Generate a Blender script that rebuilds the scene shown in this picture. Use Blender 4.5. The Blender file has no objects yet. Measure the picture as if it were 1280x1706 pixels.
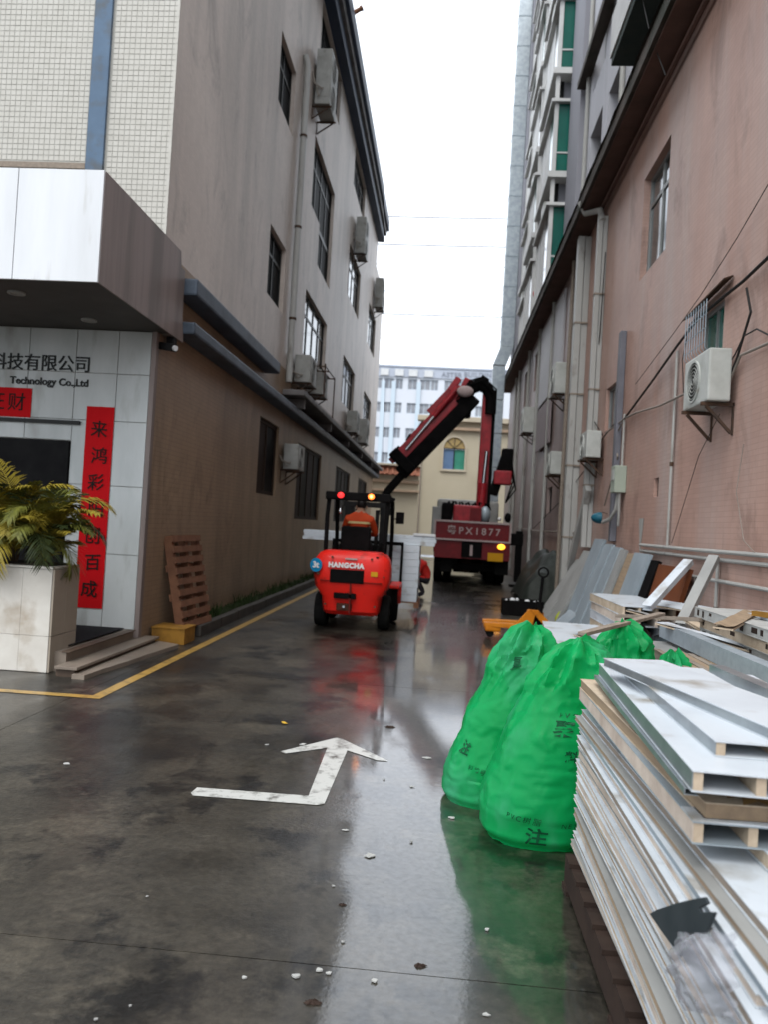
import bpy, bmesh, math, random
from mathutils import Vector, Matrix, noise
R = math.radians
rng = random.Random(7)
sc = bpy.context.scene
col = sc.collection

# ------------------------------------------------------------------ camera
CAM_H, FPX, CX, CY = 1.65, 1330.0, 640.0, 853.0
YAW, PITCH, ROLL = R(4.2309), R(0.9189), 0.058
R0 = Vector((math.cos(YAW), math.sin(YAW), 0))
FW = Vector((-math.sin(YAW)*math.cos(PITCH), math.cos(YAW)*math.cos(PITCH), math.sin(PITCH)))
U0 = R0.cross(FW)
CR = R0*math.cos(ROLL) + U0*math.sin(ROLL)
CU = -R0*math.sin(ROLL) + U0*math.cos(ROLL)
EYE = Vector((0, 0, CAM_H))
cd = bpy.data.cameras.new('camera'); cam = bpy.data.objects.new('camera', cd); col.objects.link(cam)
m = Matrix((CR, CU, -FW)).transposed().to_4x4(); m.translation = EYE
cam.matrix_world = m
cd.sensor_fit = 'VERTICAL'; cd.sensor_height = 36.0; cd.lens = 36.0*FPX/1706.0
cd.clip_end = 2000; cd.clip_start = 0.05
cd.dof.use_dof = True; cd.dof.focus_distance = 4.2; cd.dof.aperture_fstop = 2.6
sc.camera = cam

# ------------------------------------------------------------------ sky, sun, exposure (overcast, exposed for the shade)
world = bpy.data.worlds.new('World'); sc.world = world; world.use_nodes = True
wt = world.node_tree; wt.nodes.clear()
wo = wt.nodes.new('ShaderNodeOutputWorld'); wb = wt.nodes.new('ShaderNodeBackground')
sky = wt.nodes.new('ShaderNodeTexSky'); sky.sky_type = 'NISHITA'; sky.sun_disc = False
SUN_EL, SUN_AZ = R(58), R(200)
sky.sun_elevation = SUN_EL; sky.sun_rotation = SUN_AZ
sky.air_density = 2.0; sky.dust_density = 6.0; sky.ozone_density = 1.0
hs = wt.nodes.new('ShaderNodeHueSaturation'); hs.inputs['Saturation'].default_value = 0.12
mx = wt.nodes.new('ShaderNodeMixRGB'); mx.inputs['Fac'].default_value = 0.72
mx.inputs['Color2'].default_value = (8.8, 9.5, 10.5, 1)
wt.links.new(sky.outputs[0], hs.inputs['Color']); wt.links.new(hs.outputs[0], mx.inputs['Color1'])
wt.links.new(mx.outputs[0], wb.inputs['Color']); wb.inputs['Strength'].default_value = 0.115
wt.links.new(wb.outputs[0], wo.inputs['Surface'])
sl = bpy.data.lights.new('sun', 'SUN'); sl.energy = 0.7; sl.angle = R(40); sl.color = (1, .97, .93)
so = bpy.data.objects.new('sun', sl); col.objects.link(so)
sd = Vector((math.sin(SUN_AZ)*math.cos(SUN_EL), math.cos(SUN_AZ)*math.cos(SUN_EL), math.sin(SUN_EL)))
so.rotation_euler = sd.to_track_quat('Z', 'Y').to_euler(); so.location = (0, -5, 30)
sc.view_settings.view_transform = 'Standard'; sc.view_settings.look = 'None'
sc.view_settings.exposure = 1.18; sc.view_settings.gamma = 1; sc.view_settings.use_curve_mapping = False
sc.render.engine = 'CYCLES'
sc.cycles.max_bounces = 6; sc.cycles.diffuse_bounces = 4; sc.cycles.glossy_bounces = 3
sc.cycles.use_denoising = True

# ------------------------------------------------------------------ helpers
def ray(u, v): return CR*((u-CX)/FPX) - CU*((v-CY)/FPX) + FW
def onz(u, v, z=0.0): d = ray(u, v); return EYE + d*((z-CAM_H)/d.z)
def onx(u, v, x): d = ray(u, v); return EYE + d*(x/d.x)
def ony(u, v, y): d = ray(u, v); return EYE + d*(y/d.y)

MATS = {}
ALB = .74   # base colours darkened against a raised exposure, so sky reflections look brighter
def mat(name, c1, c2=None, rough=.6, metal=0, scale=4, stretch=(1, 1, 1), bump=0, bscale=30, detail=5,
        spec=.14, coat=0, fac=(.3, .7), c3=None, c3scale=1.2, c3fac=(.5, .7), rough2=None, emit=None, estr=0, alpha=1, trans=0):
    if name in MATS: return MATS[name]
    dim = lambda c: tuple(x*ALB for x in c) if c else c
    c1, c2, c3 = dim(c1), dim(c2), dim(c3)
    m = bpy.data.materials.new(name); m.use_nodes = True; MATS[name] = m
    nt = m.node_tree; b = nt.nodes['Principled BSDF']; N = nt.nodes.new; LK = nt.links.new
    b.inputs['Roughness'].default_value = rough; b.inputs['Metallic'].default_value = metal
    b.inputs['Specular IOR Level'].default_value = spec; b.inputs['Coat Weight'].default_value = coat
    b.inputs['Coat Roughness'].default_value = .1; b.inputs['Alpha'].default_value = alpha
    b.inputs['Transmission Weight'].default_value = trans
    b.inputs['Base Color'].default_value = (*c1, 1)
    if emit: b.inputs['Emission Color'].default_value = (*emit, 1); b.inputs['Emission Strength'].default_value = estr
    if c2 or bump:
        g = N('ShaderNodeNewGeometry'); mp = N('ShaderNodeMapping'); mp.inputs['Scale'].default_value = stretch
        LK(g.outputs['Position'], mp.inputs['Vector'])
    if c2:
        n = N('ShaderNodeTexNoise'); n.inputs['Scale'].default_value = scale; n.inputs['Detail'].default_value = detail
        n.inputs['Roughness'].default_value = .6
        LK(mp.outputs[0], n.inputs['Vector'])
        r = N('ShaderNodeMapRange'); r.inputs[1].default_value = fac[0]; r.inputs[2].default_value = fac[1]
        LK(n.outputs['Fac'], r.inputs[0])
        mixc = N('ShaderNodeMixRGB'); mixc.inputs[1].default_value = (*c1, 1); mixc.inputs[2].default_value = (*c2, 1)
        LK(r.outputs[0], mixc.inputs[0]); out = mixc.outputs[0]
        if c3:
            n2 = N('ShaderNodeTexNoise'); n2.inputs['Scale'].default_value = c3scale; n2.inputs['Detail'].default_value = 6
            LK(mp.outputs[0], n2.inputs['Vector'])
            r2 = N('ShaderNodeMapRange'); r2.inputs[1].default_value = c3fac[0]; r2.inputs[2].default_value = c3fac[1]
            LK(n2.outputs['Fac'], r2.inputs[0])
            m2 = N('ShaderNodeMixRGB'); m2.inputs[2].default_value = (*c3, 1); LK(out, m2.inputs[1]); LK(r2.outputs[0], m2.inputs[0])
            out = m2.outputs[0]
        LK(out, b.inputs['Base Color'])
        if rough2 is not None:
            rr = N('ShaderNodeMapRange'); rr.inputs[3].default_value = rough; rr.inputs[4].default_value = rough2
            LK(r.outputs[0], rr.inputs[0]); LK(rr.outputs[0], b.inputs['Roughness'])
    if bump:
        nb = N('ShaderNodeTexNoise'); nb.inputs['Scale'].default_value = bscale; nb.inputs['Detail'].default_value = 4
        LK(mp.outputs[0], nb.inputs['Vector'])
        bp = N('ShaderNodeBump'); bp.inputs['Strength'].default_value = bump; bp.inputs['Distance'].default_value = .02
        LK(nb.outputs['Fac'], bp.inputs['Height']); LK(bp.outputs[0], b.inputs['Normal'])
    return m

def tile_mat(name, c1, c2, mortar, tw, th, axis, streak, sfac=(.45, .75), rough=.45, msize=.04, dirt=None, var=(.35, .65)):
    c1, c2, streak = [tuple(x*ALB for x in c) for c in (c1, c2, streak)]
    """small mosaic tiles with grout lines, tonal variation and rain streaks running down"""
    m = bpy.data.materials.new(name); m.use_nodes = True; MATS[name] = m
    nt = m.node_tree; b = nt.nodes['Principled BSDF']; N = nt.nodes.new; LK = nt.links.new
    g = N('ShaderNodeNewGeometry'); sp = N('ShaderNodeSeparateXYZ'); LK(g.outputs['Position'], sp.inputs[0])
    cb = N('ShaderNodeCombineXYZ')
    LK(sp.outputs['Y' if axis == 'x' else 'X'], cb.inputs[0]); LK(sp.outputs['Z'], cb.inputs[1])
    br = N('ShaderNodeTexBrick'); br.offset = 0; br.inputs['Scale'].default_value = 1
    br.inputs['Brick Width'].default_value = tw; br.inputs['Row Height'].default_value = th
    br.inputs['Mortar Size'].default_value = min(tw, th)*msize*2; br.inputs['Mortar Smooth'].default_value = .3
    br.inputs['Color1'].default_value = (.96, .96, .96, 1); br.inputs['Color2'].default_value = (1.03, 1.03, 1.03, 1); br.inputs['Mortar'].default_value = (*mortar, 1)
    LK(cb.outputs[0], br.inputs['Vector'])
    n = N('ShaderNodeTexNoise'); n.inputs['Scale'].default_value = .7; n.inputs['Detail'].default_value = 9; n.inputs['Roughness'].default_value = .68; LK(g.outputs['Position'], n.inputs['Vector'])
    r = N('ShaderNodeMapRange'); r.inputs[1].default_value = var[0]; r.inputs[2].default_value = var[1]; LK(n.outputs['Fac'], r.inputs[0])
    mc = N('ShaderNodeMixRGB'); mc.inputs[1].default_value = (*c1, 1); mc.inputs[2].default_value = (*c2, 1); LK(r.outputs[0], mc.inputs[0])
    mp = N('ShaderNodeMapping'); mp.inputs['Scale'].default_value = (1.25, 1.25, .13); LK(g.outputs['Position'], mp.inputs['Vector'])
    n2 = N('ShaderNodeTexNoise'); n2.inputs['Scale'].default_value = 1.0; n2.inputs['Detail'].default_value = 9; n2.inputs['Roughness'].default_value = .58; LK(mp.outputs[0], n2.inputs['Vector'])
    r2 = N('ShaderNodeMapRange'); r2.inputs[1].default_value = sfac[0]; r2.inputs[2].default_value = sfac[1]; LK(n2.outputs['Fac'], r2.inputs[0])
    ms = N('ShaderNodeMixRGB'); ms.inputs[2].default_value = (*streak, 1); LK(mc.outputs[0], ms.inputs[1])
    half = N('ShaderNodeMath'); half.operation = 'MULTIPLY'; half.inputs[1].default_value = .7; LK(r2.outputs[0], half.inputs[0]); LK(half.outputs[0], ms.inputs[0])
    n3 = N('ShaderNodeTexNoise'); n3.inputs['Scale'].default_value = 1.6; n3.inputs['Detail'].default_value = 10; n3.inputs['Roughness'].default_value = .7; n3.inputs['Distortion'].default_value = .6
    mp3 = N('ShaderNodeMapping'); mp3.inputs['Scale'].default_value = (1, 1, .5); LK(g.outputs['Position'], mp3.inputs['Vector']); LK(mp3.outputs[0], n3.inputs['Vector'])
    r3 = N('ShaderNodeMapRange'); r3.inputs[1].default_value = .54; r3.inputs[2].default_value = .70; r3.inputs[4].default_value = .6; LK(n3.outputs['Fac'], r3.inputs[0])
    mg = N('ShaderNodeMixRGB'); mg.inputs[2].default_value = (*[x*.45 for x in c2], 1); LK(ms.outputs[0], mg.inputs[1]); LK(r3.outputs[0], mg.inputs[0])
    mu = N('ShaderNodeMixRGB'); mu.blend_type = 'MULTIPLY'; mu.inputs[0].default_value = 1; LK(mg.outputs[0], mu.inputs[1]); LK(br.outputs['Color'], mu.inputs[2])
    LK(mu.outputs[0], b.inputs['Base Color']); b.inputs['Roughness'].default_value = rough; b.inputs['Specular IOR Level'].default_value = .2
    bp = N('ShaderNodeBump'); bp.inputs['Strength'].default_value = .2; bp.inputs['Distance'].default_value = .003; bp.invert = True
    LK(br.outputs['Fac'], bp.inputs['Height']); LK(bp.outputs[0], b.inputs['Normal'])
    return m

def props(o, label=None, cat=None, group=None, kind=None):
    if label: o['label'] = label
    if cat: o['category'] = cat
    if group: o['group'] = group
    if kind: o['kind'] = kind
    return o

def thing(name, loc, label, cat, group=None, rotz=0, rot=None):
    o = bpy.data.objects.new(name, None); col.objects.link(o); o.location = loc
    o.rotation_euler = rot if rot else (0, 0, rotz); o.empty_display_size = .2
    return props(o, label, cat, group)

def rootloc(o):
    while o.parent: o = o.parent
    return Vector(o.location) if o.type == 'EMPTY' else Vector((0, 0, 0))

class MB:
    def __init__(s): s.v = []; s.f = []
    def add(s, vs, fs):
        n = len(s.v); s.v += [tuple(p) for p in vs]; s.f += [tuple(i+n for i in f) for f in fs]; return s
    def box(s, x0, x1, y0, y1, z0, z1):
        return s.add([(x0,y0,z0),(x1,y0,z0),(x1,y1,z0),(x0,y1,z0),(x0,y0,z1),(x1,y0,z1),(x1,y1,z1),(x0,y1,z1)],
                     [(0,3,2,1),(4,5,6,7),(0,1,5,4),(1,2,6,5),(2,3,7,6),(3,0,4,7)])
    def hexa(s, b, t):   # 4 bottom points (ccw), 4 top points
        return s.add(list(b)+list(t), [(0,3,2,1),(4,5,6,7),(0,1,5,4),(1,2,6,5),(2,3,7,6),(3,0,4,7)])
    def beam(s, p, q, w, h, up=(0,0,1)):
        p, q = Vector(p), Vector(q); d = (q-p).normalized(); up = Vector(up)
        if abs(d.dot(up)) > .98: up = Vector((1,0,0))
        a = d.cross(up).normalized()*(w/2); b = a.cross(d).normalized()*(h/2)
        c = lambda o: [o-a-b, o+a-b, o+a+b, o-a+b]
        return s.add(c(p)+c(q), [(0,1,2,3),(7,6,5,4),(0,4,5,1),(1,5,6,2),(2,6,7,3),(3,7,4,0)])
    def tube(s, pts, r, n=8, cap=True):
        pts = [Vector(p) for p in pts]; rs = r if isinstance(r, (list, tuple)) else [r]*len(pts)
        vs = []; prev = None
        for i, p in enumerate(pts):
            d = (pts[min(i+1, len(pts)-1)] - pts[max(i-1, 0)]).normalized()
            if prev is None:
                a = d.cross(Vector((0,0,1)) if abs(d.z) < .95 else Vector((1,0,0))).normalized()
            else:
                a = (prev - d*prev.dot(d)).normalized()
            prev = a; b = d.cross(a)
            vs += [p + a*(rs[i]*math.cos(2*math.pi*k/n)) + b*(rs[i]*math.sin(2*math.pi*k/n)) for k in range(n)]
        fs = [(i*n+k, i*n+(k+1) % n, (i+1)*n+(k+1) % n, (i+1)*n+k) for i in range(len(pts)-1) for k in range(n)]
        if cap: fs += [tuple(reversed(range(n))), tuple(range((len(pts)-1)*n, len(pts)*n))]
        return s.add(vs, fs)
    def disc(s, c, ax, r, t, n=24, r2=None):   # solid disc/cylinder along axis
        c, ax = Vector(c), Vector(ax).normalized(); return s.tube([c-ax*(t/2), c+ax*(t/2)], [r, r2 if r2 else r], n)
    def ring(s, c, ax, ro, ri, t, n=28):
        c, ax = Vector(c), Vector(ax).normalized(); a = ax.orthogonal().normalized(); b = ax.cross(a); vs = []
        for rr, h in ((ro,-t/2),(ro,t/2),(ri,t/2),(ri,-t/2)):
            vs += [c + ax*h + a*(rr*math.cos(2*math.pi*k/n)) + b*(rr*math.sin(2*math.pi*k/n)) for k in range(n)]
        return s.add(vs, [(j*n+k, j*n+(k+1) % n, ((j+1) % 4)*n+(k+1) % n, ((j+1) % 4)*n+k) for j in range(4) for k in range(n)])
    def prism(s, poly, vec):   # polygon (3d points) swept by a vector
        n = len(poly); vec = Vector(vec); a = [Vector(p) for p in poly]
        return s.add(a + [p+vec for p in a], [tuple(reversed(range(n))), tuple(range(n, 2*n))] + [(i, (i+1) % n, n+(i+1) % n, n+i) for i in range(n)])
    def grid(s, P, nu, nv, closed=False):   # P(i,j) -> point
        vs = [P(i, j) for j in range(nv) for i in range(nu)]; e = nu if closed else nu-1
        return s.add(vs, [(j*nu+i, j*nu+(i+1) % nu, (j+1)*nu+(i+1) % nu, (j+1)*nu+i) for j in range(nv-1) for i in range(e)])
    def sphere(s, c, rx, ry=None, rz=None, n=14, k=9):
        ry = ry or rx; rz = rz or rx; c = Vector(c)
        return s.grid(lambda i, j: c + Vector((rx*math.sin(math.pi*j/(k-1))*math.cos(2*math.pi*i/n), ry*math.sin(math.pi*j/(k-1))*math.sin(2*math.pi*i/n), -rz*math.cos(math.pi*j/(k-1)))), n, k, True)
    def build(s, name, mt, parent=None, world=True, bevel=0, smooth=False, seg=2):
        me = bpy.data.meshes.new(name); off = Vector((0,0,0))
        if parent is not None and world: off = rootloc(parent)
        me.from_pydata([tuple(Vector(p)-off) for p in s.v], [], s.f); me.update()
        bm = bmesh.new(); bm.from_mesh(me); bmesh.ops.recalc_face_normals(bm, faces=bm.faces)
        if bevel:
            es = [e for e in bm.edges if len(e.link_faces) == 2 and e.calc_face_angle(0) > .5]
            bmesh.ops.bevel(bm, geom=es, offset=bevel, segments=seg, affect='EDGES', profile=.6, clamp_overlap=True)
        bm.to_mesh(me); bm.free()
        if smooth:
            for p in me.polygons: p.use_smooth = True
            me.set_sharp_from_angle(angle=R(38))
        for mm in (mt if isinstance(mt, (list, tuple)) else [mt]): me.materials.append(mm)
        o = bpy.data.objects.new(name, me); col.objects.link(o)
        if parent is not None: o.parent = parent
        return o

def copy_tree(o, parent=None):
    c = o.copy(); col.objects.link(c); c.parent = parent
    for ch in list(o.children): copy_tree(ch, c)
    return c

def text_mesh(body, size, extrude=.004, align='CENTER', bold=0.0, space=1.0):
    cu = bpy.data.curves.new('lettering', 'FONT'); cu.body = body; cu.size = size; cu.extrude = extrude
    cu.align_x = align; cu.align_y = 'CENTER'; cu.offset = bold; cu.space_character = space; cu.resolution_u = 3
    o = bpy.data.objects.new('lettering', cu); col.objects.link(o)
    dg = bpy.context.evaluated_depsgraph_get(); me = bpy.data.meshes.new_from_object(o.evaluated_get(dg))
    vs = [Vector(v.co) for v in me.vertices]; fs = [tuple(p.vertices) for p in me.polygons]
    bpy.data.objects.remove(o); bpy.data.curves.remove(cu); bpy.data.meshes.remove(me)
    return vs, fs
def text_part(name, body, size, origin, right, up, mt, parent, extrude=.004, align='CENTER', bold=0, space=1.0, world=True):
    vs, fs = text_mesh(body, size, extrude, align, bold, space)
    right, up = Vector(right).normalized(), Vector(up).normalized(); nrm = right.cross(up)
    return MB().add([Vector(origin)+right*v.x+up*v.y+nrm*v.z for v in vs], fs).build(name, mt, parent, world)

def wall(mb, axis, C, sgn, u0, u1, z0, z1, holes=(), depth=.15):
    """wall face in the plane axis=C facing sgn, with rectangular openings and their reveals"""
    P = (lambda u, z, c: (c, u, z)) if axis == 'x' else (lambda u, z, c: (u, c, z))
    us = sorted({u0, u1, *[h[0] for h in holes], *[h[1] for h in holes]}); zs = sorted({z0, z1, *[h[2] for h in holes], *[h[3] for h in holes]})
    inh = lambda u, z: any(h[0] < u < h[1] and h[2] < z < h[3] for h in holes)
    for a, b in zip(us, us[1:]):
        for c, d in zip(zs, zs[1:]):
            if not inh((a+b)/2, (c+d)/2): mb.add([P(a,c,C),P(b,c,C),P(b,d,C),P(a,d,C)], [(0,1,2,3)])
            else:
                e = 1e-4; D = C - sgn*depth; um, zm = (a+b)/2, (c+d)/2
                if not inh(a-e, zm): mb.add([P(a,c,C),P(a,d,C),P(a,d,D),P(a,c,D)], [(0,1,2,3)])
                if not inh(b+e, zm): mb.add([P(b,c,C),P(b,d,C),P(b,d,D),P(b,c,D)], [(0,1,2,3)])
                if not inh(um, c-e): mb.add([P(a,c,C),P(b,c,C),P(b,c,D),P(a,c,D)], [(0,1,2,3)])
                if not inh(um, d+e): mb.add([P(a,d,C),P(b,d,C),P(b,d,D),P(a,d,D)], [(0,1,2,3)])
    return mb

def window(parent, axis, C, sgn, u0, u1, z0, z1, nx, nz, fm, gm, fw=.05, depth=.14, name='window', transom=None):
    """aluminium window set back in its opening: frame, mullions and single panes"""
    P = (lambda mb, a, b, c0, c1, z_0, z_1: mb.box(c0, c1, a, b, z_0, z_1)) if axis == 'x' else (lambda mb, a, b, c0, c1, z_0, z_1: mb.box(a, b, c0, c1, z_0, z_1))
    back, front = C - sgn*depth, C - sgn*(depth-.06); c0, c1 = min(back, front), max(back, front); mb = MB()
    P(mb, u0, u1, c0, c1, z0, z0+fw); P(mb, u0, u1, c0, c1, z1-fw, z1)
    P(mb, u0, u0+fw, c0, c1, z0+fw, z1-fw); P(mb, u1-fw, u1, c0, c1, z0+fw, z1-fw)
    us = [u0+fw/2+(u1-u0-fw)*i/nx for i in range(nx+1)]
    zs = [z0+fw/2+(z1-z0-fw)*i/nz for i in range(nz+1)]
    if transom: zs = [z0+fw/2, z0+(z1-z0)*transom, z1-fw/2]
    for u in us[1:-1]: P(mb, u-fw/2, u+fw/2, c0+.005, c1-.005, z0+fw, z1-fw)
    for z in zs[1:-1]: P(mb, u0+fw, u1-fw, c0+.008, c1-.008, z-fw/2, z+fw/2)
    w = mb.build(name, fm, parent)
    k = 0
    for i in range(len(us)-1):
        for j in range(len(zs)-1):
            g = gm[(i+2*j) % len(gm)] if isinstance(gm, (list, tuple)) else gm
            pb = MB(); mid = (c0+c1)/2; P(pb, us[i]+fw/2-.004, us[i+1]-fw/2+.004, mid-.004, mid+.004, zs[j]+fw/2-.004, zs[j+1]-fw/2+.004)
            pb.build('pane', g, w)
    return w

# ------------------------------------------------------------------ materials
white_paint = mat('white_paint', (.72,.73,.73), (.60,.61,.60), rough=.4, scale=2.5, fac=(.45,.75))
white_panel = mat('white_panel', (.66,.71,.75), (.53,.57,.61), rough=.35, scale=3, fac=(.45,.8), bump=.04, bscale=12, c3=(.36,.34,.30), c3scale=5, c3fac=(.56,.74))
clad = mat('white_cladding', (.62,.65,.64), (.50,.53,.52), rough=.25, scale=1.6, fac=(.38,.68), stretch=(1.5,1,.4), c3=(.36,.36,.33), c3scale=3, c3fac=(.6,.8))
canopy_white = mat('canopy_white', (.86,.88,.90), (.74,.76,.77), rough=.35, scale=1.2, stretch=(2,1,.35), fac=(.4,.75), c3=(.55,.54,.50), c3scale=2.5, c3fac=(.62,.8))
canopy_brown = mat('canopy_brown', (.30,.245,.225), (.20,.165,.15), rough=.45, scale=1.4, stretch=(1.5,3,.25), fac=(.4,.65))
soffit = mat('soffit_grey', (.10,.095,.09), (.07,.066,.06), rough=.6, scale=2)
blue_tile = mat('blue_grey_paint', (.13,.20,.29), (.10,.155,.23), rough=.4, scale=3, c3=(.12,.14,.16), c3scale=5)
dark_blue = mat('cornice_blue', (.045,.062,.10), (.075,.095,.14), rough=.5, scale=3, stretch=(1,.3,1))
slate = mat('slate_ledge', (.10,.125,.16), (.06,.075,.095), rough=.5, scale=2.5, fac=(.35,.65))
grey_ledge = mat('grey_ledge', (.24,.225,.22), (.12,.112,.105), rough=.6, scale=2.5)
dark_metal = mat('dark_metal', (.012,.012,.013), (.022,.021,.02), rough=.55, scale=6, spec=.08)
black_rubber = mat('black_rubber', (.006,.006,.006), (.012,.012,.011), rough=.8, spec=.04, scale=10, bump=.1)
frame_dark = mat('window_frame_dark', (.014,.016,.015), (.025,.025,.023), rough=.4)
frame_alu = mat('window_frame_aluminium', (.36,.37,.36), (.28,.29,.28), rough=.35, metal=.4)
glass_dark = mat('glass_dark', (.012,.014,.014), rough=.08, spec=.5)
glass_deep = mat('glass_deep', (.010,.010,.011), (.02,.02,.02), rough=.5, spec=.02)
glass_mid = mat('glass_mid', (.06,.07,.068), rough=.1, spec=.8)
glass_green = mat('glass_green', (.012,.16,.115), (.008,.10,.08), rough=.12, spec=.6, scale=.8)
shutter_brown = mat('shutter_brown', (.032,.019,.013), (.045,.028,.02), rough=.7, scale=3, spec=.15)
pvc_white = mat('pvc_white', (.50,.50,.47), (.40,.39,.36), rough=.45, scale=1.5, stretch=(1,1,.4), c3=(.26,.24,.21), c3scale=5, c3fac=(.6,.75))
pvc_grey = mat('pvc_grey', (.20,.20,.225), (.16,.16,.18), rough=.5)
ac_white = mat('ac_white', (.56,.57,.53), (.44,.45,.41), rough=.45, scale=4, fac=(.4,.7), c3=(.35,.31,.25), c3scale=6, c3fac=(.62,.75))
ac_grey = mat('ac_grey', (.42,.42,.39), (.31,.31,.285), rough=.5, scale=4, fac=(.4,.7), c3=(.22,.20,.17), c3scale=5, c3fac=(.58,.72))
rust = mat('rusty_steel', (.06,.045,.037), (.11,.06,.035), rough=.8, scale=9)
cable_mat = mat('cable_black', (.03,.028,.026), rough=.6)
cable_grey = mat('cable_grey', (.30,.26,.22), rough=.6)
galv = mat('galvanised', (.48,.53,.55), (.36,.40,.43), rough=.35, metal=.75, scale=7, fac=(.35,.65))
galv_dull = mat('galvanised_dull', (.46,.53,.57), (.34,.40,.44), rough=.42, metal=.3, scale=14)
core_cream = mat('core_cream', (.66,.54,.40), (.45,.35,.25), rough=.85, scale=9, bump=.2, bscale=60)
core_grey = mat('core_grey', (.52,.52,.49), (.40,.40,.38), rough=.8, scale=10, bump=.2, bscale=60)
core_pink = mat('core_pale', (.70,.60,.50), (.48,.39,.32), rough=.85, scale=7, bump=.15, bscale=60)
plywood = mat('plywood', (.42,.31,.20), (.30,.22,.15), rough=.75, scale=5, stretch=(6,.7,6), bump=.1)
wood_grey = mat('weathered_wood', (.36,.30,.24), (.25,.205,.165), rough=.8, scale=5, stretch=(5,.8,5), bump=.15)
wood_red = mat('pallet_wood', (.24,.115,.065), (.14,.066,.04), rough=.75, scale=6, bump=.15)
wood_dark = mat('pallet_dark', (.05,.032,.024), (.03,.02,.016), rough=.8, scale=6)
wood_yellow = mat('yellow_board', (.36,.18,.03), (.20,.10,.02), rough=.65, scale=4, fac=(.4,.65))
brown_board = mat('brown_board', (.20,.062,.022), (.13,.04,.016), rough=.5, scale=3)
cardboard = mat('cardboard', (.38,.22,.08), (.27,.15,.055), rough=.8, scale=5)
grey_board = mat('grey_board', (.40,.40,.38), (.30,.30,.285), rough=.5, scale=2.5)
blue_board = mat('blue_grey_board', (.38,.44,.48), (.28,.33,.36), rough=.4, scale=2)
red_paint = mat('forklift_red', (.80,.018,.010), (.66,.02,.012), rough=.38, coat=.1, scale=5, rough2=.5, c3=(.16,.02,.012), c3scale=4.5, c3fac=(.58,.74))
truck_red = mat('truck_red', (.19,.008,.011), (.11,.006,.008), rough=.5, spec=.25, scale=4)
crane_red = mat('crane_red', (.46,.018,.028), (.24,.010,.015), rough=.45, spec=.35, scale=5)
truck_black = mat('truck_black', (.004,.004,.004), (.009,.008,.008), rough=.7, spec=.03)
chrome = mat('chrome_rod', (.75,.76,.78), rough=.12, metal=1)
banner_red = mat('banner_red', (.62,.004,.008), (.54,.004,.008), rough=.7, spec=.1, scale=1.5)
ink = mat('ink_black', (.012,.009,.008), rough=.7)
letter_black = mat('letter_black', (.012,.014,.012), rough=.35)
letter_white = mat('letter_white', (.78,.76,.74), rough=.5)
letter_dim = mat('letter_faded', (.52,.44,.42), (.36,.25,.24), rough=.6, scale=30)
letter_grey = mat('letter_grey', (.30,.32,.37), rough=.6)
jack_orange = mat('jack_orange', (.60,.21,.012), (.48,.15,.01), rough=.4, scale=5, c3=(.10,.05,.02), c3scale=8, c3fac=(.62,.75))
yellow_plate = mat('yellow_plate', (.60,.30,.01), rough=.5)
bag_green = mat('bag_green', (.006,.40,.105), (.010,.47,.14), rough=.36, scale=5, bump=.5, bscale=17, coat=.1, stretch=(1,1,.55), c3=(.07,.50,.24), c3scale=3.2, c3fac=(.5,.66))
def film_mat(base):
    # thin glossy film: fine ridged creases and some light coming through
    nt = base.node_tree; b = nt.nodes['Principled BSDF']; N = nt.nodes.new; LK = nt.links.new
    g = N('ShaderNodeNewGeometry'); hs = []
    for sc_, st_, w_ in ((4.5, (1,1,.5), 1.0), (11, (1,1,.8), .45)):
        mp = N('ShaderNodeMapping'); mp.inputs['Scale'].default_value = st_; mp.inputs['Rotation'].default_value = (.5,.3,sc_); LK(g.outputs['Position'], mp.inputs['Vector'])
        n = N('ShaderNodeTexNoise'); n.noise_type = 'RIDGED_MULTIFRACTAL'; n.inputs['Scale'].default_value = sc_; n.inputs['Detail'].default_value = 3; n.inputs['Distortion'].default_value = .8; LK(mp.outputs[0], n.inputs['Vector'])
        mu = N('ShaderNodeMath'); mu.operation = 'MULTIPLY'; mu.inputs[1].default_value = w_; LK(n.outputs['Fac'], mu.inputs[0]); hs.append(mu.outputs[0])
    ad = N('ShaderNodeMath'); LK(hs[0], ad.inputs[0]); LK(hs[1], ad.inputs[1])
    bp = N('ShaderNodeBump'); bp.inputs['Strength'].default_value = .55; bp.inputs['Distance'].default_value = .02; LK(ad.outputs[0], bp.inputs['Height']); LK(bp.outputs[0], b.inputs['Normal'])
    tr = N('ShaderNodeBsdfTranslucent'); tr.inputs['Color'].default_value = (.01,.55,.17,1); mx = N('ShaderNodeMixShader'); mx.inputs[0].default_value = .38
    LK(b.outputs[0], mx.inputs[1]); LK(tr.outputs[0], mx.inputs[2]); LK(mx.outputs[0], nt.nodes['Material Output'].inputs['Surface'])
film_mat(bag_green)
bag_ink = mat('bag_ink', (.004,.085,.032), rough=.5)
soil = mat('soil', (.05,.04,.03), (.03,.024,.018), rough=.95, scale=12, bump=.5, bscale=40)
leaf_green = mat('leaf_green', (.17,.17,.032), (.09,.10,.02), rough=.42, scale=9)
leaf_yellow = mat('leaf_yellow', (.34,.26,.03), (.21,.17,.024), rough=.45, scale=9)
leaf_dark = mat('leaf_dark', (.04,.055,.018), (.025,.036,.012), rough=.45, scale=9)
stem_brown = mat('stem_brown', (.10,.065,.035), (.06,.04,.022), rough=.7)
weed = mat('weed_green', (.035,.06,.016), (.022,.035,.01), rough=.6, scale=6)
planter_tile = mat('planter_tile', (.78,.75,.68), (.64,.60,.53), rough=.3, scale=2.5, c3=(.42,.34,.25), c3scale=2.6, c3fac=(.54,.72))
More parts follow.
